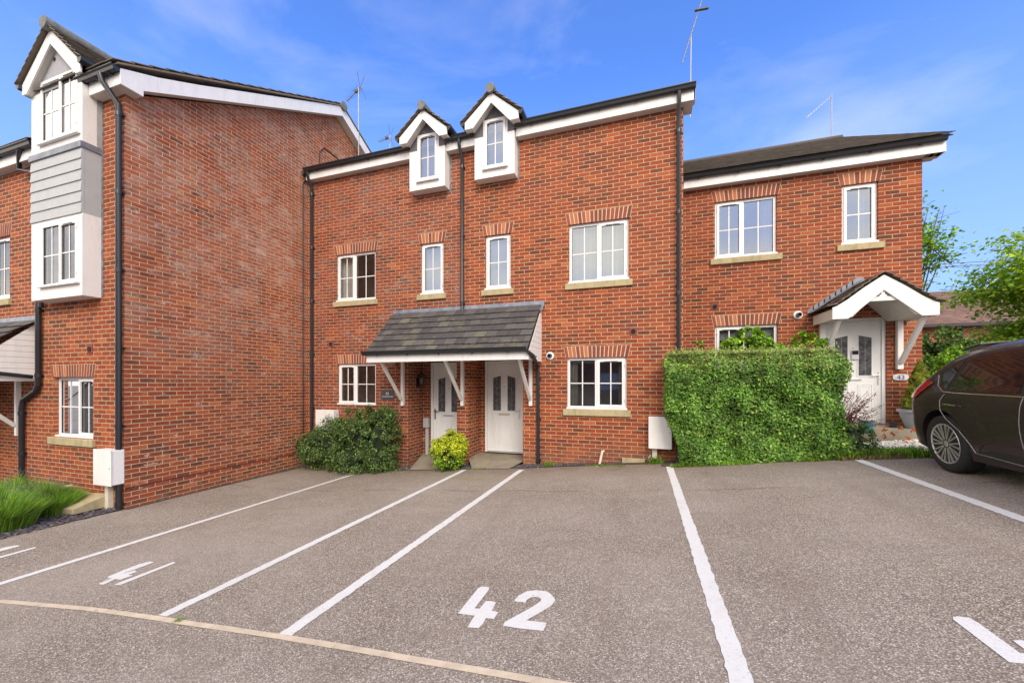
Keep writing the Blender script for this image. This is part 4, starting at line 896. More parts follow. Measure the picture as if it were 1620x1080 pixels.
# neighbour on the far left
mb = MB(); wn = (FX(-40, YL), FX(15.5, YL), FZ(5, 473, YL), FZ(5, 374, YL)); rc = (-14.2, FX(27, YL), -1.3, FZ(10, 592, YL) + .05)
sheet_wall(mb, 'Y', YL, -19, XN, -1.3, ZN + .02, [wn, rc], .11); mb.poly([(-14.2, YL + .6, -1.3), (rc[1] + .9, YL + .6, -1.3), (rc[1] + .9, YL + .6, 2.6), (-14.2, YL + .6, 2.6)])
mb.poly([(rc[1], YL + .1, -1.3), (rc[1], YL + .6, -1.3), (rc[1], YL + .6, 2.6), (rc[1], YL + .1, 2.6)])
mb.poly([(-19, YL, -1.3), (-19, 13.78, -1.3), (-19, 13.78, ZN), (-19, YL, ZN)]); mb.poly([(-19, 13.78, -1.3), (XN, 13.78, -1.3), (XN, 13.78, ZN), (-19, 13.78, ZN)]); mb.build('wall', 'brick_leftfront', hn)
window(hn, *wn, YL + .05, [(1, 0), (1, 1)]); sill(hn, wn[0] - .08, wn[1] + .07, wn[2], YL); lm = MB(); lintel(lm, wn[0], wn[1], wn[3], YL); lm.build('lintel', ['soldier_brick', 'mortar'], hn)
eaves(hn, -19, XN - .02, YL, ZN); roofslab(hn, -19.2, XN, 3.98, ZN + .26, AP[0], AP[1] - .45, rows=20, across=30)
cn = thing('porch_canopy', (-12, YL, 2), 'white boarded end of a lean-to canopy at the left edge of the photo', 'canopy')
cx1 = FX(44.5, YL - .1); zt_ = FZ(46, 505, YL); zb_ = FZ(40, 592, YL)
for i in range(9):
    za_ = zb_ + .0 + i * .105; yy = YL - .95 + i * .105
    if za_ < zt_ - .1: MB_ = MB(); MB_.prism([(cx1 - .02, max(YL - .95, yy), za_), (cx1 - .02, YL - .004, za_), (cx1 - .02, YL - .004, za_ + .1), (cx1 - .02, min(YL - .01, yy + .1), za_ + .1)], (.016, 0, 0)); MB_.build('end_boarding', 'white_board', cn)
m_ = MB(); tiles(m_, (-15, YL - .98, zb_ + .12), (15 + cx1 + .02, 0, 0), (0, .96, zt_ - zb_ - .16), 16, 7, (0, -(zt_ - zb_), .96), gap=.006, th=.014); m_.build('slate_roof', 'slate_tile', cn)
m_ = MB(); m_.prism([(-15, YL - .01, zt_ + .06), (-15, YL - .005, zt_ + .06), (-15, YL - .02, zt_ - .06), (-15, YL - .19, zt_ - .16), (-15, YL - .195, zt_ - .15), (-15, YL - .03, zt_ - .03)], (15 + cx1 + .06, 0, 0)); m_.build('flashing', 'lead', cn)
MB().box(-15, cx1, YL - 1.0, YL - .98, zb_ - .13, zb_ + .03).build('fascia', 'upvc', cn); MB().box(cx1 - .022, cx1, YL - .98, YL - .003, zb_ - .13, zb_ + .0).build('fascia', 'upvc', cn)
g = MB(); gutter(g, -15, cx1 + .08, YL - 1.0, zb_ + .09); g.build('gutter', 'black_plastic', cn); pipe(cn, [(cx1 + .03, YL - .95, zb_ + .05), (cx1 + .06, YL - .5, zb_ + .01), (cx1 + .06, YL - .07, zb_ - .05)], name='outlet_pipe')
b = MB(); xq = FX(27, YL - .05) ; b.box(xq - .05, xq + .02, YL - .07, YL - .003, FZ(28, 688, YL), zb_ - .13); b.beam((xq - .015, YL - .08, FZ(28, 672, YL)), (xq - .015, YL - .85, zb_ - .15), .06, .06, up=(1, 0, 0)); b.build('bracket', 'white_board', cn)
meter(147, 175, 711, 768, YL, .19, 'white meter box beside the black corner downpipe at the left')
x, z = FX(102, YL), FZ(113, 768, YL); m_ = MB(); m_.tube([(FX(114, YL), YL, z), (FX(114, YL), YL - .12, z), (FX(110, YL), YL - .17, z - .05), (FX(110, YL), YL - .17, z - .26)], .028, 14); lab(m_.build('waste_pipe', 'pipe_cream', smooth=True), 'pale bent waste pipe above the mossy stone slab by the lavender', 'pipe', 'plastic waste pipes')
a, b = FX(96, YL - .3), FX(146, YL - .2); m_ = MB(); zz = gz(-8.6)
m_.prism([(-9.30, YL - .50, zz), (-9.30, YL - .50, zz + .09), (-9.30, YL - .03, zz + .22), (-9.30, YL - .03, zz)], (.66, .03, .03)); lab(m_.build('stone_slab', 'stone', bevel=.01), 'mossy sloping stone slab covering the drain at the left wall foot', 'slab')
# cable run up the side wall and over the lower roof
m_ = MB(); yc = WY(479, XW); m_.tube([(XW + .012, yc, gz(-8) + .2), (XW + .012, yc, WZ(479, 290, XW)), (XW + .012, WY(505, XW), WZ(505, 262, XW)), (XW + .012, WY(505.5, XW), WZ(505.5, 240, XW)), (XW + .012, WY(512, XW), WZ(512, 234, XW)), (XW + .012, WY(548, XW), WZ(548, 262, XW))], .011, 6); m_.build('cable', 'black_plastic', hl)

# ------------------------------------------------------------------ house 43
X43a, X43b = XE, FX(1459, D43); Z43 = FZ(1459, 250, D43); Z43 = 5.74
h43 = thing('terraced_house', (3, D43, .5), 'lower two storey red brick house at the right with a white gabled porch', 'house', 'brick terraced houses')
w43 = dict(up=wpx(1131, 1229, 314, 405, D43), nar=wpx(1332, 1389.5, 290, 384.5, D43), low=wpx(1131, 1230.5, 514, 600, D43))
zd = FZ(1400, 671, D43); d43 = (3.43, 4.455, zd, zd + 2.08)
mb = MB(); sheet_wall(mb, 'Y', D43, X43a, X43b, -.6, Z43, [*w43.values(), d43], RV); mb.poly([(X43b, D43, -.6), (X43b, 17.5, -.6), (X43b, 17.5, Z43), (X43b, 13.5, Z43 + 2.35), (X43b, D43, Z43)]); mb.poly([(X43a, 17.5, -.6), (X43b, 17.5, -.6), (X43b, 17.5, Z43), (X43a, 17.5, Z43)]); mb.build('wall', 'brick_house43', h43)
for k, w_ in w43.items():
    lm = MB(); lintel(lm, w_[0], w_[1], w_[3], D43); lm.build('lintel', ['soldier_brick', 'mortar'], h43)
    if k != 'low': sill(h43, w_[0] - .09, w_[1] + .09, w_[2], D43)
def dr43(top, x0, x1, z0, z1, Y): dress_curtains(top, x0, x1, z0, z1, Y, 0, .22)
window(h43, *w43['up'], D43 + .05, [(.85, 1), (1, 0)], glassm='glass_mirror', inside='room_mid', dress=dr43); window(h43, *w43['nar'], D43 + .05, [(1, 1)], glassm='glass_mirror', inside='room_mid', dress=lambda *a: dress_curtains(*a, 0, .4)); window(h43, *w43['low'], D43 + .05, [(.85, 1), (1, 0)], glassm='glass', dress=dress_roller_top)
eaves(h43, X43a + .05, X43b + .24, D43, Z43 - .0)
XV3 = X43b + .24; mb = MB(); mb.prism([(XV3 - .002, D43 - .16, Z43), (XV3 - .002, D43 + .1, Z43), (XV3 - .002, 13.5, Z43 + 2.33), (XV3 - .002, 13.5, Z43 + 2.52), (XV3 - .002, D43 - .16, Z43 + .20)], (.022, 0, 0)); mb.build('bargeboard', 'upvc', h43)
mb = MB(); mb.prism([(X43b + .003, D43 - .137, Z43 + .012), (X43b + .003, D43 + .2, Z43 + .012), (X43b + .003, 13.5, Z43 + 2.3), (X43b + .003, 13.5, Z43 + 2.34), (X43b + .003, D43 - .137, Z43 + .1)], (.234, 0, 0)); mb.box(X43b + .001, XV3 - .003, D43 - .138, D43 + .10, Z43 + .001, Z43 + .0115); mb.build('soffit', 'soffit', h43)
roofslab(h43, X43a, XV3 + .06, D43 - .26, Z43 + .25, 13.5, Z43 + 2.66, mat='grey_tile', rows=48, across=34)
r = MB(); r.tube([(X43a, 13.5, Z43 + 2.66), (XV3 + .08, 13.5, Z43 + 2.66)], .10, 16); r.build('ridge_tile', 'grey_tile', h43, smooth=True)
pipe(h43, [(X43a + .10, D43 - .22, Z43 + .19), (X43a + .08, D43 - .18, Z43 + .0), (X43a + .06, D43 - .06, Z43 - .2), (X43a + .06, D43 - .06, gz(1))])
vent(h43, 1131, 485, D43); flue(h43, 1262, 498.5, D43)
lf = door(h43, *d43, D43 + .03, 1, plate='alu')
x, z = FX(1354, D43), FZ(1354, 560.5, D43); MB().box(x - .06, x + .06, D43 + .020, D43 + .051, z - .10, z + .09).build('doorbell', 'plate_white', lf, bevel=.006); MB().box(x - .05, x + .05, D43 + .016, D43 + .0195, z + .0, z + .075).build('doorbell_lens', 'dark_hole', lf)
# gabled porch
po = thing('porch_canopy', (4.0, D43, 2.6), 'white gabled porch canopy with tiled roof over the door numbered 43', 'canopy')
pc, hw, yf, zl, za = 4.015, .755, 8.63, 2.66, 3.16
def bell(t_, up): return  # profile helper not needed
for sg in (-1, 1):
    top = [(0, za + .25), (.3, za + .035), (.55, zl + .33), (.70, zl + .235), (hw, zl + .215)]; bot = [(hw, zl), (.52, zl), (.0, za - .02)]
    b = MB(); b.prism([(pc + sg * x, yf, z) for x, z in top + bot], (0, .024, 0)); b.build('bargeboard', 'upvc', po, bevel=.003)
    b = MB(); b.box(pc + sg * hw, pc + sg * (hw - .022), yf + .025, D43 - .003, zl, zl + .19); b.build('fascia', 'upvc', po, bevel=.002)
    b = MB(); b.prism([(pc + sg * (hw - .023), yf + .026, zl + .03), (pc + sg * .45, yf + .026, zl + .03), (pc, yf + .026, za + .03), (pc, yf + .026, za + .05), (pc + sg * .47, yf + .026, zl + .07), (pc + sg * (hw - .023), yf + .026, zl + .05)], (0, D43 - yf - .03, 0)); b.build('ceiling', 'soffit', po)
    t_ = MB(); prof = [(hw + .06, zl + .215), (.68, zl + .265), (.30, za + .065), (0, za + .285)]
    for (x0, q0), (x1, q1) in zip(prof, prof[1:]):
        o_ = Vector((pc + sg * x0, yf - .035, q0)); v_ = Vector((sg * (x1 - x0), 0, q1 - q0)); nv = max(1, round(v_.length / .13))
        tiles(t_, o_, (0, D43 - yf + .03, 0), v_, 5, nv, Vector((sg * v_.z, 0, abs(v_.x))), th=.013, lap=.02); t_.add([o_, o_ + Vector((0, D43 - yf + .03, 0)), o_ + Vector((0, D43 - yf + .03, 0)) + v_, o_ + v_], [(0, 1, 2, 3)])
    t_.build('tiled_roof', 'mossy_tile', po)
    f_ = MB(); n = 9      # stepped lead where the roof meets the wall
    for i in range(n):
        x0 = hw + .08 - (hw + .08) * i / n; x1 = x0 - (hw + .08) / n; q = zl + .20 + (za + .30 - zl - .20) * i / n
        f_.prism([(pc + sg * (x0 + .02), D43 - .012, q), (pc + sg * x1, D43 - .012, q + .055), (pc + sg * x1, D43 - .012, q + .21), (pc + sg * (x0 + .02), D43 - .012, q + .12)], (0, .008, 0))
    if sg < 0: f_.prism([(pc - hw - .10, D43 - .16, zl + .235), (pc - hw - .10, D43 - .006, zl + .25), (pc, D43 - .006, za + .34), (pc, D43 - .16, za + .325)], (0, 0, .006))
    f_.build('flashing', 'lead', po)
    X = pc + sg * (hw - .14); m_ = MB(); zq = FZ(1421, 584, D43); m_.box(X - .045, X + .045, D43 - .085, D43 - .003, zq, zl + .03); m_.beam((X, D43 - .09, zq + .12), (X, yf + .10, zl + .02), .07, .07, up=(1, 0, 0)); m_.box(X - .045, X + .045, yf + .03, D43 - .09, zl - .0, zl + .055) if False else None
    m_.build('bracket', 'white_board', po, bevel=.008)
m_ = MB(); zt_ = za - .16; m_.prism([(pc - .26, yf + .03, zt_ - .045), (pc + .26, yf + .03, zt_ - .045), (pc + .20, yf + .03, zt_ + .03), (pc - .20, yf + .03, zt_ + .03)], (0, .05, 0)); m_.box(pc - .03, pc + .03, yf + .028, yf + .08, zt_ + .031, za + .06); m_.box(pc - .055, pc + .055, yf + .03, yf + .078, zt_ + .031, zt_ + .06)
m_.build('tie_beam', 'upvc', po, bevel=.003)
a, b = FX(1411.5, D43), FX(1437, D43); z1, z0 = FZ(1424, 591.5, D43), FZ(1424, 601.5, D43); sg43 = thing('number_plate', ((a + b) / 2, D43, z0), 'oval pale plate reading 43 on the brick right of the porch door', 'sign')
m_ = MB(); c = ((a + b) / 2, (z0 + z1) / 2); m_.prism([(c[0] + (b - a) / 2 * math.copysign(abs(math.cos(t_)) ** .6, math.cos(t_)), D43 - .02, c[1] + (z1 - z0) / 2 * math.copysign(abs(math.sin(t_)) ** .8, math.sin(t_))) for t_ in [2 * math.pi * i / 36 for i in range(36)]], (0, .014, 0)); m_.build('plate', 'plate_white', sg43, bevel=.003)
text_mesh('43', .125, 'number', 'letter_navy', sg43, (c[0], D43 - .0215, c[1] - .043))
# doorstep
m_ = MB(); m_.box(3.0, 5.2, 8.95, D43 + .05, .2, zd - .03); m_.box(3.2, 4.7, 9.25, D43 - .002, zd - .03, zd - .004); lab(m_.build('doorstep', 'concrete_path', bevel=.006), 'long pale concrete doorstep slab below the door numbered 43', 'doorstep')

# ------------------------------------------------------------------ beds, paths, edging at the foot of the walls
def patch(name, pts, lift, mat, kind='structure', label=None, cat=None):
    m_ = MB(); on_ground(m_, pts, lift); o_ = m_.build(name, mat); return lab(o_, label, cat, None, kind)
def Q(*a): return [G(*p)[:2] for p in a]
patch('soil_bed', [(XW, 7.62), (-4.9, 7.62), (-4.9, D + .01), (XW, D + .01)], .010, 'earth')
patch('soil_bed', [(-3.95, 7.60), (-3.3, 7.60), (-3.3, D + .01), (-3.95, D + .01)], .010, 'earth')
patch('soil_bed', [(-2.75, 7.62), (-1.0, 7.74), (XE, 7.80), (XE, D + .01), (-2.75, D + .01)], .010, 'earth')
patch('soil_bed', [(XE - .4, 7.52), (3.1, 7.42), (3.1, D43), (XE - .4, D43)], .008, 'earth')
patch('soil_bed', [(-8.25, 4.25), (-8.30, 3.6), (-8.40, 2.6), (-8.6, 1.2), (-14, 1.2), (-14, YL + .05), (-8.25, YL + .05)], .008, 'earth')
patch('gravel_bed', [(3.1, 7.42), (5.4, 7.42), (5.4, D43), (3.1, D43)], .008, 'concrete_path')
def path(pts, z, label):
    m_ = MB(); m_.prism([(x, y, z - .15) for x, y in pts], (0, 0, .15)); lab(m_.build('path', 'concrete_path', bevel=.004), kind='structure')
zp = gz(-4.7)
m_ = MB(); m_.add([(-5.25, D + .65, zt42 - .15), (-4.0, D + .65, zt42 - .15), (-4.0, 7.58, gz(-4) + .012), (-4.95, 7.58, gz(-4.9) + .012)], [(0, 1, 2, 3)]); lab(m_.build('path', 'concrete_path'), kind='structure')
m_ = MB(); m_.add([(-3.70, D + .65, zt42 - .03), (-2.44, D + .65, zt42 - .03), (-2.44, D, zt42 - .05), (-2.60, 7.58, gz(-2.6) + .012), (-3.42, 7.58, gz(-3.4) + .012), (-3.70, D, zt42 - .06)], [(0, 1, 2, 5), (2, 3, 4, 5)]); lab(m_.build('path', 'concrete_path'), kind='structure')
def chips(name, region, n, size, mat, lift=.012, label=None):
    m_ = MB(); (x0, x1, y0, y1) = region[:4]; f = region[4] if len(region) > 4 else None; k = 0
    while k < n:
        x, y = random.uniform(x0, x1), random.uniform(y0, y1)
        if f and not f(x, y): k += 1; continue
        k += 1; s_ = size * random.uniform(.6, 1.5); a = random.uniform(0, 3.14); u = Vector((math.cos(a), math.sin(a), random.uniform(-.3, .3))) * s_ / 2; v_ = Vector((-math.sin(a), math.cos(a), random.uniform(-.3, .3))) * s_ / 2 * random.uniform(.45, .9); h = Vector((0, 0, s_ * .22))
        c = Vector((x, y, gz(x) + lift + random.uniform(0, size * .3)))
        m_.add([c - u - v_, c + u - v_ * .6, c + u * .7 + v_, c - u * .8 + v_, c - u * .7 - v_ * .7 + h, c + u * .8 - v_ * .5 + h, c + u * .5 + v_ * .7 + h, c - u * .6 + v_ * .8 + h], [(0, 1, 5, 4), (1, 2, 6, 5), (2, 3, 7, 6), (3, 0, 4, 7), (4, 5, 6, 7)])
    return lab(m_.build(name, mat), kind='stuff')
chips('slate_chippings', (-9.3, -8.27, 2.4, YL, lambda x, y: x > -9.3 + 0 and y > 2.4), 1500, .035, 'slate_chip')
chips('slate_chippings', (-8.24, -4.9, 7.60, 7.98), 1700, .032, 'slate_chip'); chips('slate_chippings', (-2.65, -1.1, 7.62, 7.98, lambda x, y: y > 7.62 + (x + 2.65) * .1), 900, .026, 'slate_chip'); chips('slate_chippings', (-3.95, -3.45, 7.55, 7.98), 350, .03, 'slate_chip')
chips('white_gravel', (3.1, 5.4, 7.5, 8.93), 3800, .035, 'white_chip')
# edging along the side wall: thin dark strip of debris, timber log edging by the shrub
patch('debris_strip', [(XW + .002, YL), (XW + .07, YL), (XW + .05, 5.3), (XW + .10, 6.6), (XW + .16, 7.62), (XW + .002, 7.62)], .006, 'earth')
m_ = MB()
for i, (a, b, z_) in enumerate(((-7.9, -6.9, 0), (-7.9, -6.9, .055), (-6.88, -5.95, 0), (-6.88, -5.95, .055), (-6.86, -5.97, .11))): m_.box(a, b, 7.60, 7.64, gz(a) + .0 + z_, gz(a) + .053 + z_)
m_.box(-5.95, -5.87, 7.58, 7.66, gz(-6) - .05, gz(-6) + .22); m_.box(-6.92, -6.86, 7.61, 7.655, gz(-7) - .05, gz(-7) + .14)
lab(m_.build('log_edging', 'timber_green', bevel=.006), 'low mossy timber edging in front of the dark green shrub', 'edging')

# ------------------------------------------------------------------ planting
def clumps(blobs, nc, cr, per, keep=None):
    """leaf positions in many small clumps near the surface of a union of ellipsoids"""
    C = []; k = 0
    vol = np.array([b[3] * b[4] + b[4] * b[5] + b[3] * b[5] for b in blobs]); pr = vol / vol.sum()
    while len(C) < nc and k < nc * 40:
        k += 1; b = blobs[rng.choice(len(blobs), p=pr)]; d = rng.normal(size=3); d /= np.linalg.norm(d); r = rng.uniform(.62, 1.0) ** .7
        p = np.array(b[:3]) + d * r * np.array(b[3:6])
        if keep and not keep(p): continue
        C.append((p, d))
    P = []; Nn = []
    for p, d in C:
        n = int(per * rng.uniform(.5, 1.5)); q = rng.normal(size=(n, 3)); q /= np.linalg.norm(q, axis=1)[:, None] + 1e-9; q *= rng.uniform(0, 1, (n, 1)) ** .5 * cr * rng.uniform(.6, 1.3)
        P.append(p + q); Nn.append(q / cr * .6 + d * .6 + [0, 0, .5])
    return np.concatenate(P), np.concatenate(Nn)
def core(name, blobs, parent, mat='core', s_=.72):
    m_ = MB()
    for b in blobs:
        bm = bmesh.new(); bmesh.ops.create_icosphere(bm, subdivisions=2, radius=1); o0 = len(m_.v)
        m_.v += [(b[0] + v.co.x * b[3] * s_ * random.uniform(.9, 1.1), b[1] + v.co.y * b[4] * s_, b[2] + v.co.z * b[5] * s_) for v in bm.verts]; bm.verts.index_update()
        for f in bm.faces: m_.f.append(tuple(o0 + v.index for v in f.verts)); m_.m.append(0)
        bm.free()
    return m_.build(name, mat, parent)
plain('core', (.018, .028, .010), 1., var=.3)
def stems(name, base, tips, parent, r=.012, mat='bark'):
    m_ = MB()
    for tp in tips:
        b = Vector(base) + Vector((random.uniform(-.05, .05), random.uniform(-.03, .03), 0)); tp = Vector(tp); mid = b.lerp(tp, .5) + Vector((random.uniform(-.06, .06), random.uniform(-.04, .04), .05)); m_.tube([b, mid, tp], [r, r * .7, r * .35], 6)
    return m_.build(name, mat, parent, smooth=True)
# clipped hedge in front of house 43
hg = thing('hedge', (1.7, 8.1, .15), 'tall clipped box shaped hedge with pale new growth on top, right of centre', 'hedge')
HT = 2.04; P = []; Nn = []
def xl(z): return .33 + max(0, (1.5 - z)) * .19 + .05 * math.sin(z * 5)
def hedge_pt():
    f = rng.uniform(); z = rng.uniform(.02, 1) ** .95
    if f < .62: x = rng.uniform(0, 1); y = 7.45; n = (0, -1, .2)
    elif f < .74: x = rng.uniform(0, 1); y = rng.uniform(7.45, 8.9); z = 1; n = (0, 0, 1)
    elif f < .88: x = 0; y = rng.uniform(7.45, 8.0); n = (-1, -.2, .1)
    else: x = 1; y = rng.uniform(7.45, 8.9); n = (1, -.2, .1)
    z = z * HT + .015 * rng.normal()
    a = xl(z); b = 3.02 + .05 * math.sin(z * 4) - .10 * max(0, z - 1.75) ** 1
    X = a + (b - a) * x; g_ = gz(X)
    if z < g_: z = g_ + rng.uniform(0, .3)
    # rounded shoulders, lumpy surface
    e = .30; dz = max(0, z - (HT - e)); dx = max(0, e - (X - a), e - (b - X)); q = math.hypot(dz, dx)
    if q > e: X += (dx if X - a < e else -dx) * (1 - e / q); z -= dz * (1 - e / q)
    lump = .045 * math.sin(X * 7 + z * 3 + math.sin(z * 4.3)) + .035 * math.sin(z * 11 + X * 5) + .03 * math.sin(X * 17)
    dpt = rng.exponential(.05) - (.045 if rng.uniform() < .03 else 0)
    if dz > .08: y += dz * .35
    y2 = y - n[1] * 0 + (dpt - lump * .8) * (1 if n[1] < -.5 else 0)
    X -= n[0] * dpt; z -= n[2] * dpt * .4
    return (X, y2, z), n
for i in range(56000):
    p, n = hedge_pt()
    if p[0] < XE + .03 and p[1] > 7.95: continue
    P.append(p); Nn.append(n)
P = np.array(P); Nn = np.array(Nn); zz = P[:, 2] + rng.normal(0, .05, len(P)); topm = zz > HT - .05 - .42 * rng.uniform(0, 1, len(P)) ** 1.8
leaves('foliage', P[~topm], Nn[~topm] + [0, 0, .5], rng.uniform(.030, .062, (~topm).sum()), 'leaf_hedge', hg, wide=.55, jitter=.55)
T = P[topm]; m2 = rng.uniform(size=(len(T) // 2, 3)); tx = rng.uniform(.40, 2.95, 5200); tp = np.stack([tx, rng.uniform(7.5, 8.1, 5200), HT - .03 + rng.exponential(.028, 5200)], 1); tp = tp[(tp[:, 0] > XE) | (tp[:, 1] < 7.93)]
tp = np.concatenate([T, tp]); leaves('new_growth', tp, np.tile([0, -.5, .8], (len(tp), 1)), rng.uniform(.028, .05, len(tp)), 'leaf_hedge_top', hg, wide=.45, jitter=.8)
m_ = MB(); m_.box(.82, 2.85, 7.64, 8.80, .05, HT - .30); m_.box(.62, .82, 7.66, 7.90, .05, HT - .36); m_.build('shade_core', 'core', hg)  # solid dark blocks coloured as the shade inside the hedge
# climber rising behind the hedge
cb = thing('climbing_shrub', (2.0, 9.2, .3), 'loose bright green shrub rising behind the clipped hedge in front of the window', 'shrub')
bl = []
for px, py, r in ((1165, 545, .20), (1185, 530, .20), (1200, 540, .22), (1150, 545, .16), (1120, 555, .12), (1110, 545, .07), (1215, 545, .16), (1235, 552, .12), (1265, 540, .14), (1280, 535, .11), (1290, 545, .12), (1268, 528, .06), (1180, 520, .06), (1300, 545, .09)):
    bl.append((FX(px, 9.1), 9.1, FZ(px, py, 9.1), r, r * .8, r * .8))
Pc, Nc = clumps(bl, 110, .07, 16); leaves('foliage', Pc, Nc, rng.uniform(.05, .10, len(Pc)), 'leaf_bright', cb, wide=.7, jitter=.7)
stems('stem', (2.1, 9.2, .2), [b[:3] for b in bl], cb, .014)
def shrub(name, loc, blobs, nc, cr, per, size, mat, label, cat='shrub', keep=None, wide=.5, corem=True, low=None, jitter=.7, group=None):
    t_ = thing(name, loc, label, cat, group); Pp, Nq = clumps(blobs, nc, cr, per, keep)
    if low:
        z0 = min(b[2] - b[5] for b in blobs); z1 = max(b[2] + b[5] for b in blobs); fr_ = (Pp[:, 2] - z0) / (z1 - z0) + rng.normal(0, .12, len(Pp)); lo = fr_ < .38
        leaves('foliage', Pp[~lo], Nq[~lo], rng.uniform(*size, (~lo).sum()), mat, t_, wide, jitter=jitter); leaves('lower_foliage', Pp[lo], Nq[lo], rng.uniform(*size, lo.sum()), low, t_, wide, jitter=jitter)
    else: leaves('foliage', Pp, Nq, rng.uniform(*size, len(Pp)), mat, t_, wide, jitter=jitter)
    if corem: core('shade_core', blobs, t_, s_=.5)  # solid dark blobs, painted shade between the leaves
    stems('stem', loc, [(b[0], b[1], b[2]) for b in blobs], t_, .014); return t_
g_ = gz(-6.6)
shrub('shrub', (-6.6, 7.72, g_), [(-6.35, 7.62, .28, .62, .42, .72), (-5.75, 7.62, .20, .50, .40, .70), (-7.0, 7.60, .05, .62, .40, .66), (-7.55, 7.62, -.12, .5, .36, .46), (-5.7, 7.5, -.25, .42, .36, .42), (-6.4, 7.45, -.25, .6, .36, .42), (-5.62, 7.7, .72, .24, .22, .26), (-8.0, 7.7, .0, .22, .22, .25)],
      640, .12, 50, (.035, .062), 'leaf_shrub', 'large loose dark green shrub against the brick wall under the house plate', keep=lambda p: p[1] < 7.97 and p[2] > gz(p[0]) - .02 and p[0] > XW + .05)
g_ = gz(-3.9); yx = FX(710, 7.55)
shrub('euonymus', (yx, 7.6, g_), [(yx, 7.56, .02, .36, .30, .34), (yx + .16, 7.6, .15, .24, .26, .26), (yx - .18, 7.56, .10, .22, .25, .24), (yx + .02, 7.58, .36, .14, .12, .14), (yx + .02, 7.5, -.16, .32, .26, .20)], 210, .075, 44, (.030, .052), 'leaf_yellow', 'rounded yellow green variegated bush between the two doors', low='leaf_yellow_low', wide=.6, keep=lambda p: p[2] > gz(p[0]) - .01)
shrub('shrub', (3.15, 7.8, .33), [(3.15, 7.75, .62, .30, .25, .32), (3.32, 7.7, .45, .24, .2, .18), (3.05, 7.65, .48, .22, .22, .2)], 90, .08, 40, (.030, .055), 'leaf_shrub', 'low dark green shrub at the right foot of the clipped hedge')
# purple barberry with arching twigs, teal pot beside it
bp = thing('barberry', (3.35, 8.25, .42), 'purple leaved barberry with thin arching twigs before the porch door', 'shrub'); m_ = MB(); Pb = []
for i in range(46):
    a = random.uniform(-.2, 1.0); L = random.uniform(.35, .78); b0 = Vector((3.22 + random.uniform(-.1, .1), 8.25 + random.uniform(-.1, .1), .45)); up = random.uniform(.45, 1.15)
    tip = b0 + Vector((L * math.cos(a) * random.uniform(.4, 1), random.uniform(-.2, .25), up * .80)); mid = b0.lerp(tip, .5) + Vector((-.02, 0, .16)); m_.tube([b0, mid, tip], [.006, .004, .002], 5)
    for k in range(28): t_ = random.uniform(.35, 1); q = (b0.lerp(mid, t_ * 2) if t_ < .5 else mid.lerp(tip, t_ * 2 - 1)); Pb.append(tuple(q + Vector((random.gauss(0, .015), random.gauss(0, .015), random.gauss(0, .015)))))
m_.build('stem', 'purple_stem', bp); leaves('foliage', Pb, np.tile([0, -.3, .8], (len(Pb), 1)), rng.uniform(.018, .036, len(Pb)), 'leaf_purple', bp, wide=.6)
px_ = FX(1370, 8.75); m_ = MB(); m_.lathe([(.085, 0), (.115, .20), (.125, .20), (.125, .225), (.105, .225), (.095, .10)], (px_, 8.75, zd - .10), n=28); lab(m_.build('flower_pot', 'teal_pot', smooth=True), 'small teal flower pot beside the barberry', 'flower pot')
# conifer in a pale tub
cx_, cy_ = FX(1456, 9.12), 9.12; cz_ = zd - .03
tb = thing('planter', (cx_, cy_, cz_), 'wide pale grey round tub at the corner of the step behind the car', 'planter')
m_ = MB(); m_.lathe([(.19, 0), (.27, .24), (.285, .30), (.31, .30), (.315, .35), (.28, .35), (.27, .30)], (cx_, cy_, cz_), n=40); m_.build('tub', 'pot_grey', tb, smooth=True); MB().lathe([(.27, .0), (.27, .01)], (cx_, cy_, cz_ + .31), n=30).build('soil', 'soil', tb)
cf = thing('conifer', (cx_, cy_, cz_ + .32), 'small golden green conical conifer growing in the grey tub', 'conifer'); n = 15000; h = rng.uniform(0, 1, n) ** 1.3; a = rng.uniform(0, 6.28, n); rr = (.30 * (1 - h) ** .75 * (.82 + .12 * np.sin(a * 5 + h * 20) + .1 * np.sin(a * 3 - h * 31)) + .012) * rng.uniform(.7, 1.05, n); rr *= np.minimum(1, .55 + h * 4)
Pp = np.stack([cx_ + rr * np.cos(a), cy_ + rr * np.sin(a), cz_ + .31 + h * .92], 1); leaves('foliage', Pp, np.stack([np.cos(a), np.sin(a), 0 * a + .6], 1), rng.uniform(.022, .042, n), 'leaf_conifer', cf, wide=.35, jitter=.5)
MB().tube([(cx_, cy_, cz_ + .3), (cx_, cy_, cz_ + 1.1)], [.02, .006], 8).build('trunk', 'bark', cf)
m_ = MB(); m_.lathe([(.05, 0), (.06, .10), (.05, .10)], (cx_ - .36, 9.2, cz_ + .0), n=20); lab(m_.build('flower_pot', 'black_plastic', smooth=True), 'small black plant pot on the step beside the grey tub', 'flower pot')
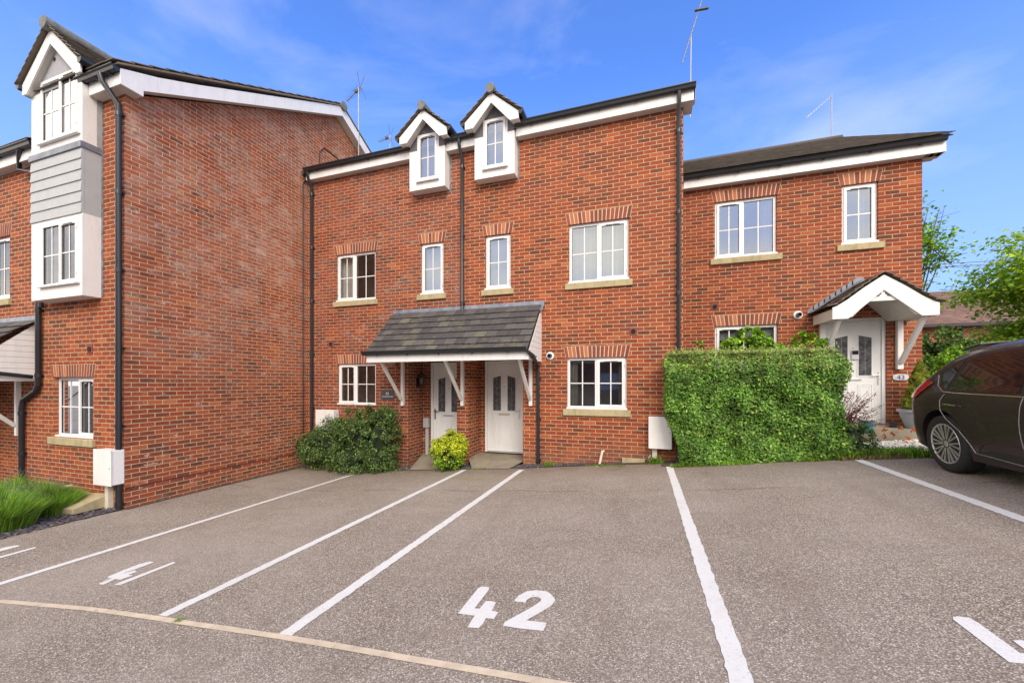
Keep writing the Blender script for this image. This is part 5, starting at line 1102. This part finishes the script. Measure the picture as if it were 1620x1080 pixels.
# weeds and grass
def tuft(name, region, n, H, mat, label=None, kind='stuff', keep=None, lean=.4, wd=.005):
    x = rng.uniform(region[0], region[1], n); y = rng.uniform(region[2], region[3], n)
    if keep: k = np.array([keep(a, b) for a, b in zip(x, y)]); x, y = x[k], y[k]
    P_ = np.stack([x, y, [gz(a) + .005 for a in x]], 1); return lab(blades(name, P_, rng.uniform(*H, len(x)), mat, lean=lean, wd=wd), label, None, None, kind)
nz = lambda x, y, f, t_: math.sin(x * f + 1.3 * math.sin(y * f * .8)) + math.sin(y * f * 1.7 + x * 2.1) > t_
tuft('grass', (2.85, 4.35, 7.36, 7.85), 4200, (.05, .17), 'grass_blade', keep=lambda x, y: y < 7.85 - (x - 3.4) * .25 and nz(x, y, 9, -.9), wd=.007)
tuft('grass', (.45, 3.0, 7.36, 7.50), 1900, (.02, .08), 'grass_blade', keep=lambda x, y: nz(x, y, 6, -.2))
tuft('weeds', (-2.2, -.3, 7.55, 7.72), 420, (.01, .05), 'grass_blade', keep=lambda x, y: nz(x, y, 5, .5)); tuft('weeds', (-1.95, -1.7, 7.75, 7.9), 220, (.03, .09), 'grass_blade', wd=.008); tuft('weeds', (.1, .35, 7.75, 7.95), 260, (.03, .14), 'grass_blade', wd=.007)
tuft('weeds', (-5.6, -5.0, 7.52, 7.66), 300, (.02, .07), 'grass_blade', keep=lambda x, y: nz(x, y, 8, .1)); tuft('weeds', (-8.2, -6.2, 7.5, 7.66), 600, (.01, .07), 'grass_blade', keep=lambda x, y: nz(x, y, 6, .3)); tuft('weeds', (-3.5, -3.1, 7.5, 7.66), 120, (.01, .04), 'grass_blade')
tuft('dry_grass', (2.9, 3.7, 7.34, 7.44), 500, (.03, .09), 'straw')
wx_, wy_ = G(284, 982)[:2]; lab(blades('weed', np.stack([rng.uniform(wx_ - .035, wx_ + .02, 60), rng.uniform(wy_ - .02, wy_ + .02, 60), np.full(60, gz(wx_))], 1), rng.uniform(.012, .03, 60), 'grass_blade', lean=1.4, wd=.002), 'small weed growing in a joint of the kerb strip', 'weed')
Pf = []
for px, py in ((1413, 685), (1424, 677), (1445, 680), (1400, 680), (1438, 693), (1455, 700), (1432, 700), (1399, 690)):
    y = 8.6; q = np.array((FX(px, y), y, FZ(px, py, y))); Pf.append(q + rng.normal(0, .018, (14, 3)))
fl_ = lab(leaves('marigold', np.concatenate(Pf), np.tile([0, -1, .5], (len(Pf) * 14, 1)), .035, 'flower_orange', wide=.8), 'orange flower heads dotted in front of the pale doorstep', 'flowers')
# lavender bed on the left
for i, (cx_, cy_, r_, h_, lbl) in enumerate(((-9.20, 3.70, .36, .58, 'lavender clump nearest the mossy stone slab'), (-8.92, 3.02, .50, .68, 'largest bright green lavender clump at the left edge by the asphalt'), (-9.85, 3.50, .52, .74, 'lavender clump at the back beneath the white bracket'))):
    t_ = thing('lavender', (cx_, cy_, gz(cx_)), lbl, 'lavender', 'lavender plants in the left bed'); n = 7500; a = rng.uniform(0, 6.28, n); q = np.sqrt(rng.uniform(0, 1, n)); bx = cx_ + q * r_ * .75 * np.cos(a); by_ = cy_ + q * r_ * .75 * np.sin(a); P_ = np.stack([bx, by_, gz(cx_) + .0 + .22 * h_ * (1 - q ** 2) * rng.uniform(0, 1, n)], 1)
    od = np.stack([np.cos(a), np.sin(a)], 1) * (q * .55)[:, None]; blades('foliage', P_, h_ * rng.uniform(.45, .85, n) * (1 - .25 * q), 'lavender_leaf', t_, lean=.22, wd=.0042, out=od)
    n2 = 90; a2 = rng.uniform(0, 6.28, n2); q2 = np.sqrt(rng.uniform(0, 1, n2)); Pl = np.stack([cx_ + q2 * r_ * 1.0 * np.cos(a2), cy_ + q2 * r_ * 1.0 * np.sin(a2), gz(cx_) + h_ * (.95 - .3 * q2 ** 2) + rng.normal(0, .04, n2)], 1); m_ = MB()
    leaves('flower_head', np.repeat(Pl, 5, 0) + rng.normal(0, .008, (n2 * 5, 3)) * [1, 1, 2.2], np.tile([0, 0, 1], (n2 * 5, 1)), .016, 'lavender_bud', t_, wide=.6)
    blades('stalk', np.stack([cx_ + (Pl[:, 0] - cx_) * .5, cy_ + (Pl[:, 1] - cy_) * .5, Pl[:, 2] - .32], 1), .32, 'lavender_leaf', t_, out=np.stack([(Pl[:, 0] - cx_) * 1.5, (Pl[:, 1] - cy_) * 1.5], 1), lean=.02, wd=.0022)
# trees
def tree(name, loc, H, crown, label, leafmat_, nleaf, lsize, seed, flat=.45, gap=.5, r0=.12, cat='tree'):
    rs = random.Random(seed); t_ = thing(name, loc, label, cat); m_ = MB(); ends = []; c0 = Vector(crown[:3]); cr = Vector(crown[3:6]); base = Vector(loc)
    trunk = [base, base.lerp(c0, .45) + Vector((rs.uniform(-.1, .1), rs.uniform(-.1, .1), 0)), c0 + Vector((0, 0, cr.z * .5))]; m_.tube(trunk, [r0, r0 * .75, r0 * .25], 10); m_.build('trunk', 'bark', t_, smooth=True); m_ = MB()
    for i in range(34):
        t0 = rs.uniform(.35, 1); st_ = trunk[0].lerp(trunk[1], t0 * 2) if t0 < .5 else trunk[1].lerp(trunk[2], t0 * 2 - 1)
        d = Vector((rs.gauss(0, 1), rs.gauss(0, 1), rs.gauss(.25, .7))).normalized(); e = c0 + Vector((d.x * cr.x, d.y * cr.y, d.z * cr.z)) * rs.uniform(.7, 1.05); mid = st_.lerp(e, .5) + Vector((0, 0, -.08 * cr.z)); m_.tube([st_, mid, e], [r0 * .28, r0 * .16, r0 * .05], 6)
        for k in range(7):
            s0 = mid.lerp(e, rs.uniform(0, 1)); e2 = s0 + Vector((rs.gauss(0, 1), rs.gauss(0, 1), rs.gauss(0, .45))) * cr.x * .20; m_.tube([s0, e2], [r0 * .06, r0 * .03], 5); ends += [e2, s0.lerp(e2, .6)]
    m_.build('branch', 'bark', t_, smooth=True); E = np.array([tuple(e) for e in ends]); cr_ = float(cr.x) * .13
    sel = rng.choice(len(E), nleaf, p=(lambda w_: w_ / w_.sum())(rng.uniform(0, 1, len(E)) ** 2)); off = rng.normal(0, 1, (nleaf, 3)) * [cr_, cr_, cr_ * flat]
    leaves('crown', E[sel] + off, np.tile([0, 0, 1.], (nleaf, 1)) + off * .8, rng.uniform(*lsize, nleaf), leafmat_, t_, wide=.75, jitter=.45)
tree('maple_tree', (12.9, 16, 1.0), 6, (12.6, 16., 4.5, 2.75, 2.4, 2.3), 'bright green leafy maple at the right edge behind the dark car', 'leaf_maple', 36000, (.08, .17), 5)
tree('tree', (8.35, 16.5, .9), 7, (8.2, 16.3, 5.9, 1.15, 1.1, 2.0), 'sparse branched tree showing past the right end of the brick houses', 'leaf_bright', 2600, (.09, .16), 9, flat=.6)
shrub('hedge', (9.0, 13.2, .9), [(7.6, 13, 1.6, .9, .7, .75), (8.8, 13.2, 1.75, 1.0, .8, .85), (10.2, 13.4, 1.8, 1.1, .8, .95), (9.5, 12.8, 1.3, 1.4, .7, .6), (11.6, 13.6, 1.9, 1.2, .8, 1.0)], 900, .16, 40, (.06, .11), 'leaf_bright', 'bright green rounded hedge behind the car beyond the brick house', cat='hedge', wide=.6)
shrub('shrub', (8.6, 15.0, 1.0), [(8.3, 15.0, 2.3, .7, .6, .9), (9.3, 15.4, 2.1, .7, .6, .6), (8.2, 14.6, 1.9, .6, .5, .8)], 220, .16, 30, (.07, .12), 'leaf_dark', 'taller darker bush in front of the distant brown roofed house', wide=.6)

# ------------------------------------------------------------------ distant house, wires, aerials
hf = thing('distant_house', (17, 24, 1), 'distant low brick house with a brown tiled roof behind the trees', 'house'); za_ = 4.15
ww = [(x, x + 1.15, 2.2, 3.55) for x in (14.2, 15.9, 18.4)]; mb = MB(); sheet_wall(mb, 'Y', 24., 10.5, 25, -.5, za_, ww, .1); mb.poly([(10.5, 24, -.5), (10.5, 32, -.5), (10.5, 32, za_), (10.5, 28, 6.4), (10.5, 24, za_)]); mb.poly([(25, 24, -.5), (25, 32, -.5), (25, 32, za_), (25, 28, 6.4), (25, 24, za_)]); mb.build('wall', 'brick_far', hf)
for q in ww: window(hf, *q, 24.05, [(1, 0), (1, 0)])
roofslab(hf, 10.2, 25.3, 23.75, za_, 28, 6.5, mat='brown_tile', rows=18, across=50); MB().box(10.3, 25.2, 23.6, 23.72, za_ - .05, za_ + .08).build('gutter', 'black_plastic', hf)
m_ = MB(); m_.tube([(14, 23.9, .9), (14, 23.9, za_)], .05, 8); m_.build('downpipe', 'black_plastic', hf)
for dz_, q_ in ((0, 'upper'), (.12, 'lower')): m_ = MB(); m_.tube([(3, 19, 6.9 - dz_), (9, 19.6, 6.1 - dz_), (15, 20.2, 6.15 - dz_), (24, 21, 7.0 - dz_)], .012, 5); lab(m_.build('overhead_wire', 'wire'), q_ + ' of the two thin overhead wires crossing the sky above the distant brown roof', 'wire', 'overhead wires')
def aerial(base, top, boom, label, els=9, el=.22, xr=False, steel='galv'):
    base, top = Vector(base), Vector(top); t_ = thing('aerial', tuple(base), label, 'aerial', 'roof television aerials'); MB().tube([base, top], .016, 8).build('mast', steel, t_, smooth=True)
    a, b = Vector(boom[0]), Vector(boom[1]); d = (b - a).normalized(); s_ = d.cross(Vector((0, 0, 1))).normalized(); u = s_.cross(d).normalized(); m_ = MB(); m_.beam(a, b, .022, .022); m_.build('boom', steel, t_); m_ = MB()
    for i in range(els):
        c = a.lerp(b, .06 + .9 * i / (els - 1)); l_ = el * (.55 + .45 * (1 - i / els)); m_.tube([c - s_ * l_ * .5, c + s_ * l_ * .5], .005, 5)
    if xr:
        c = a.lerp(b, .04)
        for sg in (-1, 1):
            for q in (-1, 1): m_.tube([c, c - d * .10 + (u * sg * .36 + s_ * q * .12)], .008, 5)
        c = a.lerp(b, .3); m_.box(c.x - .05, c.x + .05, c.y - .03, c.y + .03, c.z - .04, c.z + .04)
    m_.build('element', 'wire', t_)
yA = WY(566, XV); zA0, zA1 = WZ(566, 252, XV), WZ(566.5, 139, XV); aerial((XV + .03, yA, zA0), (XV + .03, yA, zA1), ((XV + .1, yA, zA1), (XV - .62, yA + .25, zA1 - .10)), 'tall television aerial clamped to the right slope of the left gable', xr=True)
zz = 12.; xA = FX(617, zz); aerial((xA, zz, 8.9), (xA, zz, FZ(617, 214, zz)), ((xA, zz, FZ(617, 216, zz)), (xA - .55, zz + .1, FZ(617, 217, zz))), 'small aerial just above the gutter left of the dormers', xr=True)
xA = FX(1092, 12.); zt_ = FZ(1094, 57, 12.); aerial((xA, 12., 8.9), (xA + .02, 12., zt_), ((FX(1079, 11.8), 11.8, FZ(1079, 100, 11.8)), (FX(1110, 12.3), 12.3, FZ(1110, 2, 12.3))), 'tallest aerial at the right end of the middle roof', els=14, el=.14)
m_ = MB(); m_.beam((FX(1099, 12.2), 12.2, FZ(1099, 17, 12.2)), (FX(1121, 12.2), 12.2, FZ(1121, 13, 12.2)), .07, .03); o_ = m_.build('reflector', 'wire', bpy.data.objects['aerial.002'])
xA = FX(1315.5, 13.5); aerial((xA, 13.5, 8.2), (xA, 13.5, FZ(1316, 149, 13.5)), ((xA, 13.5, FZ(1316, 152, 13.5)), (FX(1275, 13.3), 13.3, FZ(1275, 187, 13.3))), 'aerial with a slanting boom on the ridge of the lower right house', els=10, el=.12)

# ------------------------------------------------------------------ parked car (s = metres from the rear bumper, z from the ground, X to its left side)
def interp(t_, pts):
    for (a, va), (b, vb) in zip(pts, pts[1:]):
        if a <= t_ <= b: k = (t_ - a) / (b - a + 1e-9); return va + (vb - va) * k
    return pts[0][1] if t_ < pts[0][0] else pts[-1][1]
def smooth(t_, pts, r=.06): return sum(interp(t_ + r * q, pts) for q in (-1, -.5, 0, .5, 1)) / 5
ZT = [(0, .76), (.04, .88), (.07, 1.0), (.11, 1.07), (.19, 1.13), (.40, 1.28), (.62, 1.405), (.95, 1.46), (1.5, 1.49), (2.1, 1.46), (2.45, 1.37), (2.95, 1.10), (3.1, 1.02), (3.5, .93), (3.85, .80), (4.06, .60)]
ZBm = [(0, .40), (.12, .27), (.5, .20), (3.5, .20), (3.9, .22), (4.06, .34)]
PW = [(0, .72), (.05, .775), (.14, .81), (.4, .835), (.8, .845), (3.2, .845), (3.6, .81), (3.9, .74), (4.06, .60)]
def halfw(s, z):
    w_ = smooth(s, PW, .05); belt = .93 + .02 * math.sin(s)
    k = interp(z, [(.18, -.055), (.26, -.03), (.38, -.012), (.52, 0), (.70, .002), (.84, -.012), (.93, -.045), (1.0, -.085), (1.45, -.275), (1.6, -.34)])
    zt = smooth(s, ZT, .04); d = zt - z; r = .14 if zt > 1.05 else .10
    f = 1 if d > r else math.sqrt(max(0, 1 - (1 - max(d, 0) / r) ** 2.4)) * .42 + .58
    return (w_ + k) * f
def build_car():
    NS, NZ, NT_ = 96, 34, 7; rows = []
    for i in range(NS + 1):
        s = 4.06 * (i / NS); zt = smooth(s, ZT, .04); zb = smooth(s, ZBm, .04); ring = []
        for j in range(NZ + 1):
            u = j / NZ; z = zb + (zt - zb) * (1 - (1 - u) ** 1.25); ring.append((halfw(s, z), z))
        wt = ring[-1][0]
        for j in range(1, NT_ + 1): q = 1 - j / NT_; ring.append((wt * q, zt + .045 * (1 - q ** 2)))
        rows.append((s, ring))
    m_ = MB(); idx = []
    for s, ring in rows:
        pts = [(-w_, -s, z) for w_, z in ring] + [(w_, -s, z) for w_, z in ring[-2::-1]]; b = len(m_.v); m_.v += pts; idx.append((b, len(pts)))
    for (b0, n), (b1, _) in zip(idx, idx[1:]):
        for k in range(n): k2 = (k + 1) % n; m_.f.append((b0 + k, b0 + k2, b1 + k2, b1 + k)); m_.m.append(0)
    for b, n in (idx[0], idx[-1]): m_.f.append(tuple(range(b, b + n))); m_.m.append(0)
    return m_
car = thing('parked_car', (0, 0, 0), 'dark brown hatchback parked tail first at the right edge of the photo', 'car')
bm_ = build_car(); body = bm_.build('body', 'car_paint', car, smooth=True, angle=50)
bvh = BVHTree.FromPolygons([v.co.copy() for v in body.data.vertices], [tuple(p.vertices) for p in body.data.polygons])
RS, FS, WR = .69, 3.28, .338       # axle positions, wheel radius
cut = MB()
for s in (RS, FS):
    for sg in (-1, 1): x0 = sg * .56; cut.lathe([(.388, 0), (.388, .5)], (x0 if sg < 0 else x0 + .5, -s, WR + .015), 'X', 40)
co = cut.build('cutter', 'car_trim'); md = body.modifiers.new('b', 'BOOLEAN'); md.object = co; md.operation = 'DIFFERENCE'; md.solver = 'EXACT'
dg = bpy.context.evaluated_depsgraph_get(); nm = bpy.data.meshes.new_from_object(body.evaluated_get(dg)); body.modifiers.clear(); body.data = nm; bpy.data.objects.remove(co); nm.name = 'body'
nm.materials.clear(); nm.materials.append(M['car_paint'])
for p in nm.polygons: p.material_index = 0
def on_side(poly, off, sg=-1, res=.04):
    """thin skin laid on the flank: a side-view outline (s, z) cut into small faces and pushed on to the body"""
    bm = bmesh.new(); vs = [bm.verts.new((s, z, 0)) for s, z in poly]; bm.faces.new(vs); s0, s1 = min(p[0] for p in poly), max(p[0] for p in poly); z0, z1 = min(p[1] for p in poly), max(p[1] for p in poly)
    for ax, a, b in ((0, s0, s1), (1, z0, z1)):
        for i in range(1, int((b - a) / res) + 1):
            c = a + i * res; no = (1, 0, 0) if ax == 0 else (0, 1, 0); bmesh.ops.bisect_plane(bm, geom=bm.verts[:] + bm.edges[:] + bm.faces[:], plane_co=(c, 0, 0) if ax == 0 else (0, c, 0), plane_no=no)
    m_ = MB(); bm.verts.index_update()
    for v in bm.verts:
        hit, nrm, _, _ = bvh.ray_cast(Vector((sg * 2, -v.co.x, v.co.y)), Vector((-sg, 0, 0)))
        if hit is None: hit = Vector((sg * halfw(v.co.x, v.co.y), -v.co.x, v.co.y)); nrm = Vector((sg, 0, 0))
        m_.v.append(tuple(hit + nrm * (1 if nrm.x * sg > 0 else -1) * off))
    for f in bm.faces: m_.f.append(tuple(v.index for v in f.verts)); m_.m.append(0)
    bm.free(); return m_
def line_side(pts, wd, off, sg=-1, n=10):
    m_ = MB(); P_ = []
    for (a, b) in zip(pts, pts[1:]):
        for i in range(n): P_.append((a[0] + (b[0] - a[0]) * i / n, a[1] + (b[1] - a[1]) * i / n))
    P_.append(pts[-1]); W3 = []
    for s, z in P_:
        hit, nrm, _, _ = bvh.ray_cast(Vector((sg * 2, -s, z)), Vector((-sg, 0, 0)))
        if hit is None: hit = Vector((sg * halfw(s, z), -s, z)); nrm = Vector((sg, 0, 0))
        W3.append(hit + nrm * (1 if nrm.x * sg > 0 else -1) * off)
    m_.tube(W3, wd, 6); return m_
dlo = [(.62, 1.00), (.74, .955), (1.0, .945), (2.9, .905)]
for sg in (-1, 1):
    sfx = dict(parent=car)
    q = [(.60, 1.13), (.57, 1.05), (.68, .97), (.80, .965), (.89, 1.28)]
    frame = [(.46, 1.17), (.56, 1.01), (.72, .945), (1.0, .935), (2.3, .905), (2.86, .90), (2.92, .94), (2.50, 1.24), (2.25, 1.35), (1.9, 1.395), (1.4, 1.40), (1.0, 1.375), (.80, 1.32)]
    on_side(frame, .003, sg).build('window_surround', 'car_trim', car, smooth=True)
    for nmq, poly in (('quarter_window', [(.58, 1.16), (.63, 1.04), (.72, .98), (.84, 1.29)]), ('rear_window', [(.78, .972), (1.70, .955), (1.62, 1.365), (1.4, 1.37), (1.05, 1.345), (.93, 1.32)]), ('front_window', [(1.80, .955), (2.72, .925), (2.78, .95), (2.42, 1.22), (2.2, 1.315), (1.9, 1.36), (1.72, 1.365)])):
        on_side(poly, .006, sg).build(nmq, 'tinted', car, smooth=True)
    line_side([(.50, 1.14), (.56, 1.02), (.70, .95), (.9, .938), (1.7, .925), (2.85, .895)], .0065, .004, sg).build('window_trim', 'chrome', car, smooth=True)
    line_side([(.74, .93), (.70, .86), (.71, .74), (.80, .64), (.98, .52), (1.10, .38), (1.14, .30), (1.72, .27), (2.85, .27), (2.92, .5), (2.90, .9)], .0045, .0012, sg).build('door_seam_glint', 'galv', car)  # pale line along the door seams paints their edge highlights
    line_side([(1.76, .93), (1.74, .6), (1.76, .28)], .0045, .0012, sg).build('door_seam_glint', 'galv', car)
    line_side([(.04, .80), (.30, .80), (.42, .66)], .003, .0005, sg).build('bumper_seam', 'car_trim', car)
    # sweeping crease in the lower doors
    on_side([(1.12, .30), (1.35, .36), (2.9, .33), (2.9, .29), (1.16, .25)], .002, sg).build('sill_panel', 'car_trim', car, smooth=True)
    line_side([(1.20, .335), (1.28, .42), (1.42, .475), (1.62, .46), (1.95, .40), (2.4, .37), (2.85, .36)], .012, -.004, sg).build('door_crease', 'car_paint', car, smooth=True)
    for sh in (.84, 1.90):
        hit = bvh.ray_cast(Vector((sg * 2, -sh, .80)), Vector((-sg, 0, 0)))[0]; X_ = hit.x
        h_ = MB(); h_.tube([(X_ - sg * .004, -sh + .004, .805), (X_ + sg * .032, -sh - .03, .81), (X_ + sg * .034, -sh - .16, .806), (X_ - sg * .004, -sh - .20, .80)], .012, 8); hh = h_.build('door_handle', 'car_paint', car, smooth=True)
        line_side([(sh + .0, .812), (sh + .20, .808)], .009, .046, sg).build('handle_trim', 'chrome', hh)
    # rear light: red lens wrapping round the corner
    on_side([(.09, .86), (.085, .96), (.11, 1.04), (.17, 1.08), (.28, 1.09), (.46, 1.055), (.36, .98), (.27, .91), (.20, .86)], .012, sg, .03).build('rear_light', 'red_lens', car, smooth=True)
    on_side([(3.55, .80), (3.62, .70), (3.96, .62), (3.98, .68), (3.85, .76)], .008, sg, .03).build('headlight', 'clear_lens', car, smooth=True)
    mx_ = MB(); mx_.lathe([(.02, -.10), (.07, -.08), (.085, .0), (.07, .07), (.02, .09)], (sg * .93, -2.72, .99), 'X', 16); mx_.build('wing_mirror', 'car_paint', car, smooth=True)
    for s in (RS, FS):
        w_ = MB(); xo = sg * .815; f = -sg   # lathe along X: height measured inwards
        tyre = [(.232, .0), (.242, -.012), (.292, -.016), (.325, -.004), (.338, .03), (.338, .15), (.325, .185), (.24, .19)]
        w_.lathe([(r, (h) * (1 if sg < 0 else -1) * -1) for r, h in tyre], (xo, -s, WR), 'X', 56)
        wh = w_.build('wheel', 'tyre', car, smooth=True, angle=60)
        r_ = MB(); o_ = sg * 1
        r_.lathe([(r, h * (-1 if sg < 0 else 1)) for r, h in ((.236, .006), (.240, -.004), (.232, -.012), (.222, -.004), (.215, .035), (.210, .13))], (xo, -s, WR), 'X', 56)
        for k in range(10):
            for tw in (-.10, .10):
                a = k * math.pi / 5 + tw * 1.35; a2 = k * math.pi / 5 + tw * .55; c, d = Vector((xo + o_ * .004, -s + .226 * math.cos(a), WR + .226 * math.sin(a))), Vector((xo - o_ * .012, -s + .04 * math.cos(a2), WR + .04 * math.sin(a2)))
                r_.beam(d, c, .014, .022, up=(1, 0, 0))
        r_.lathe([(.05, .03 * (-1 if sg < 0 else 1)), (.048, .004 * (-1 if sg < 0 else 1)), (.03, -.004 * (-1 if sg < 0 else 1))], (xo, -s, WR), 'X', 24); r_.build('rim', 'alu', wh, smooth=True, angle=35)
        b_ = MB(); b_.lathe([(.10, .06 * (-1 if sg < 0 else 1)), (.10, .075 * (-1 if sg < 0 else 1))], (xo, -s, WR), 'X', 30); b_.build('brake_disc', 'galv', wh)
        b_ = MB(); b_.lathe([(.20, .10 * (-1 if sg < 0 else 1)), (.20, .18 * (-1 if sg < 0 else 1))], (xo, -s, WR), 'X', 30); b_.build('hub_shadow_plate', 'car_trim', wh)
        ar = MB(); R0 = .388; n = 30; sw = [(-sg * 0, 0)]
        pr = []
        for i in range(n + 1): a = R(-8) + R(196) * i / n; pr.append((s + R0 * math.cos(a) * -1, WR + .015 + R0 * math.sin(a)))
        al = MB(); inn = []
        for i in range(n):   # arch liner
            (s0, q0), (s1, q1) = pr[i], pr[i + 1]; al.poly([(sg * .60, -s0, q0), (sg * .60, -s1, q1), (sg * .79, -s1, q1), (sg * .79, -s0, q0)])
        al.build('arch_liner', 'car_trim', car)
m_ = MB(); m_.box(-.60, .60, -3.95, -.15, .17, .24); m_.build('underbody', 'car_trim', car)
# tailgate glass, windscreen
def on_top(name, s0, s1, w0, w1, off):
    m_ = MB(); n = 14; k = 12; g = []
    for i in range(n + 1):
        s = s0 + (s1 - s0) * i / n; w_ = w0 + (w1 - w0) * i / n
        for j in range(k + 1):
            x = -w_ + 2 * w_ * j / k; hit, nr, _, _ = bvh.ray_cast(Vector((x, -s, 3)), Vector((0, 0, -1))); g.append(hit + (nr if nr.z > 0 else -nr) * off)
    m_.v = [tuple(p) for p in g]; m_.f = [(i * (k + 1) + j, i * (k + 1) + j + 1, (i + 1) * (k + 1) + j + 1, (i + 1) * (k + 1) + j) for i in range(n) for j in range(k)]; m_.m = [0] * len(m_.f)
    return m_.build(name, 'tinted', car, smooth=True)
on_top('tailgate_window', .16, .58, .56, .46, .005); on_top('windscreen', 2.50, 3.02, .50, .62, .005)
m_ = MB(); m_.prism([(-.44, -.46, 1.405), (.44, -.46, 1.405), (.42, -.72, 1.46), (-.42, -.72, 1.46)], (0, 0, .02)); m_.build('spoiler', 'car_paint', car, bevel=.006)
m_ = MB(); m_.tube([(0, -1.0, 1.50), (0, -.82, 1.66)], .004, 6); m_.build('roof_aerial', 'black_plastic', car)
CXC, CSC, CYR = 4.52, 1.065, 7.18
tilt = math.atan((gz(5.4) - gz(3.6)) / 1.8)
car.location = (CXC, CYR, gz(3.66) + (CXC - 3.66) * math.tan(tilt)); car.rotation_euler = (0, -tilt, 0); car.scale = (CSC, CSC, CSC)
# street side behind the camera, seen in the window reflections
op = thing('house_opposite', (0, -13, 0), 'brick houses across the court, seen only as reflections in the lower windows', 'house')
wo_ = [(x, x + 1.3, z, z + 1.2) for x in range(-18, 17, 5) for z in (1.0, 3.6)]; mb = MB(); sheet_wall(mb, 'Y', -13., -20, 18, -1, 5.4, wo_, -.1); mb.build('wall', 'brick_far', op)
m_ = MB(); m_.prism([(-20.5, -12.6, 5.3), (-20.5, -17, 7.6), (-20.5, -21, 5.3)], (39, 0, 0)); m_.build('roof', 'brown_tile', op)
m_ = MB()
for a, b, c, d in wo_: m_.box(a, b, -13.12, -13.08, c, d)
m_.build('window', 'upvc', op)

# wind-blown leaf litter
LP = []
for i in range(420):
    x = rng.uniform(-8.1, 3.2); y = 7.62 - rng.exponential(.14) if rng.uniform() < .75 else rng.uniform(2.0, 7.4); LP.append((x, y, gz(x) + .008))
lab(leaves('leaf_litter', LP, np.tile([0, 0, 1.], (len(LP), 1)), rng.uniform(.012, .028, len(LP)), 'straw', None, .6, jitter=.35), kind='stuff')
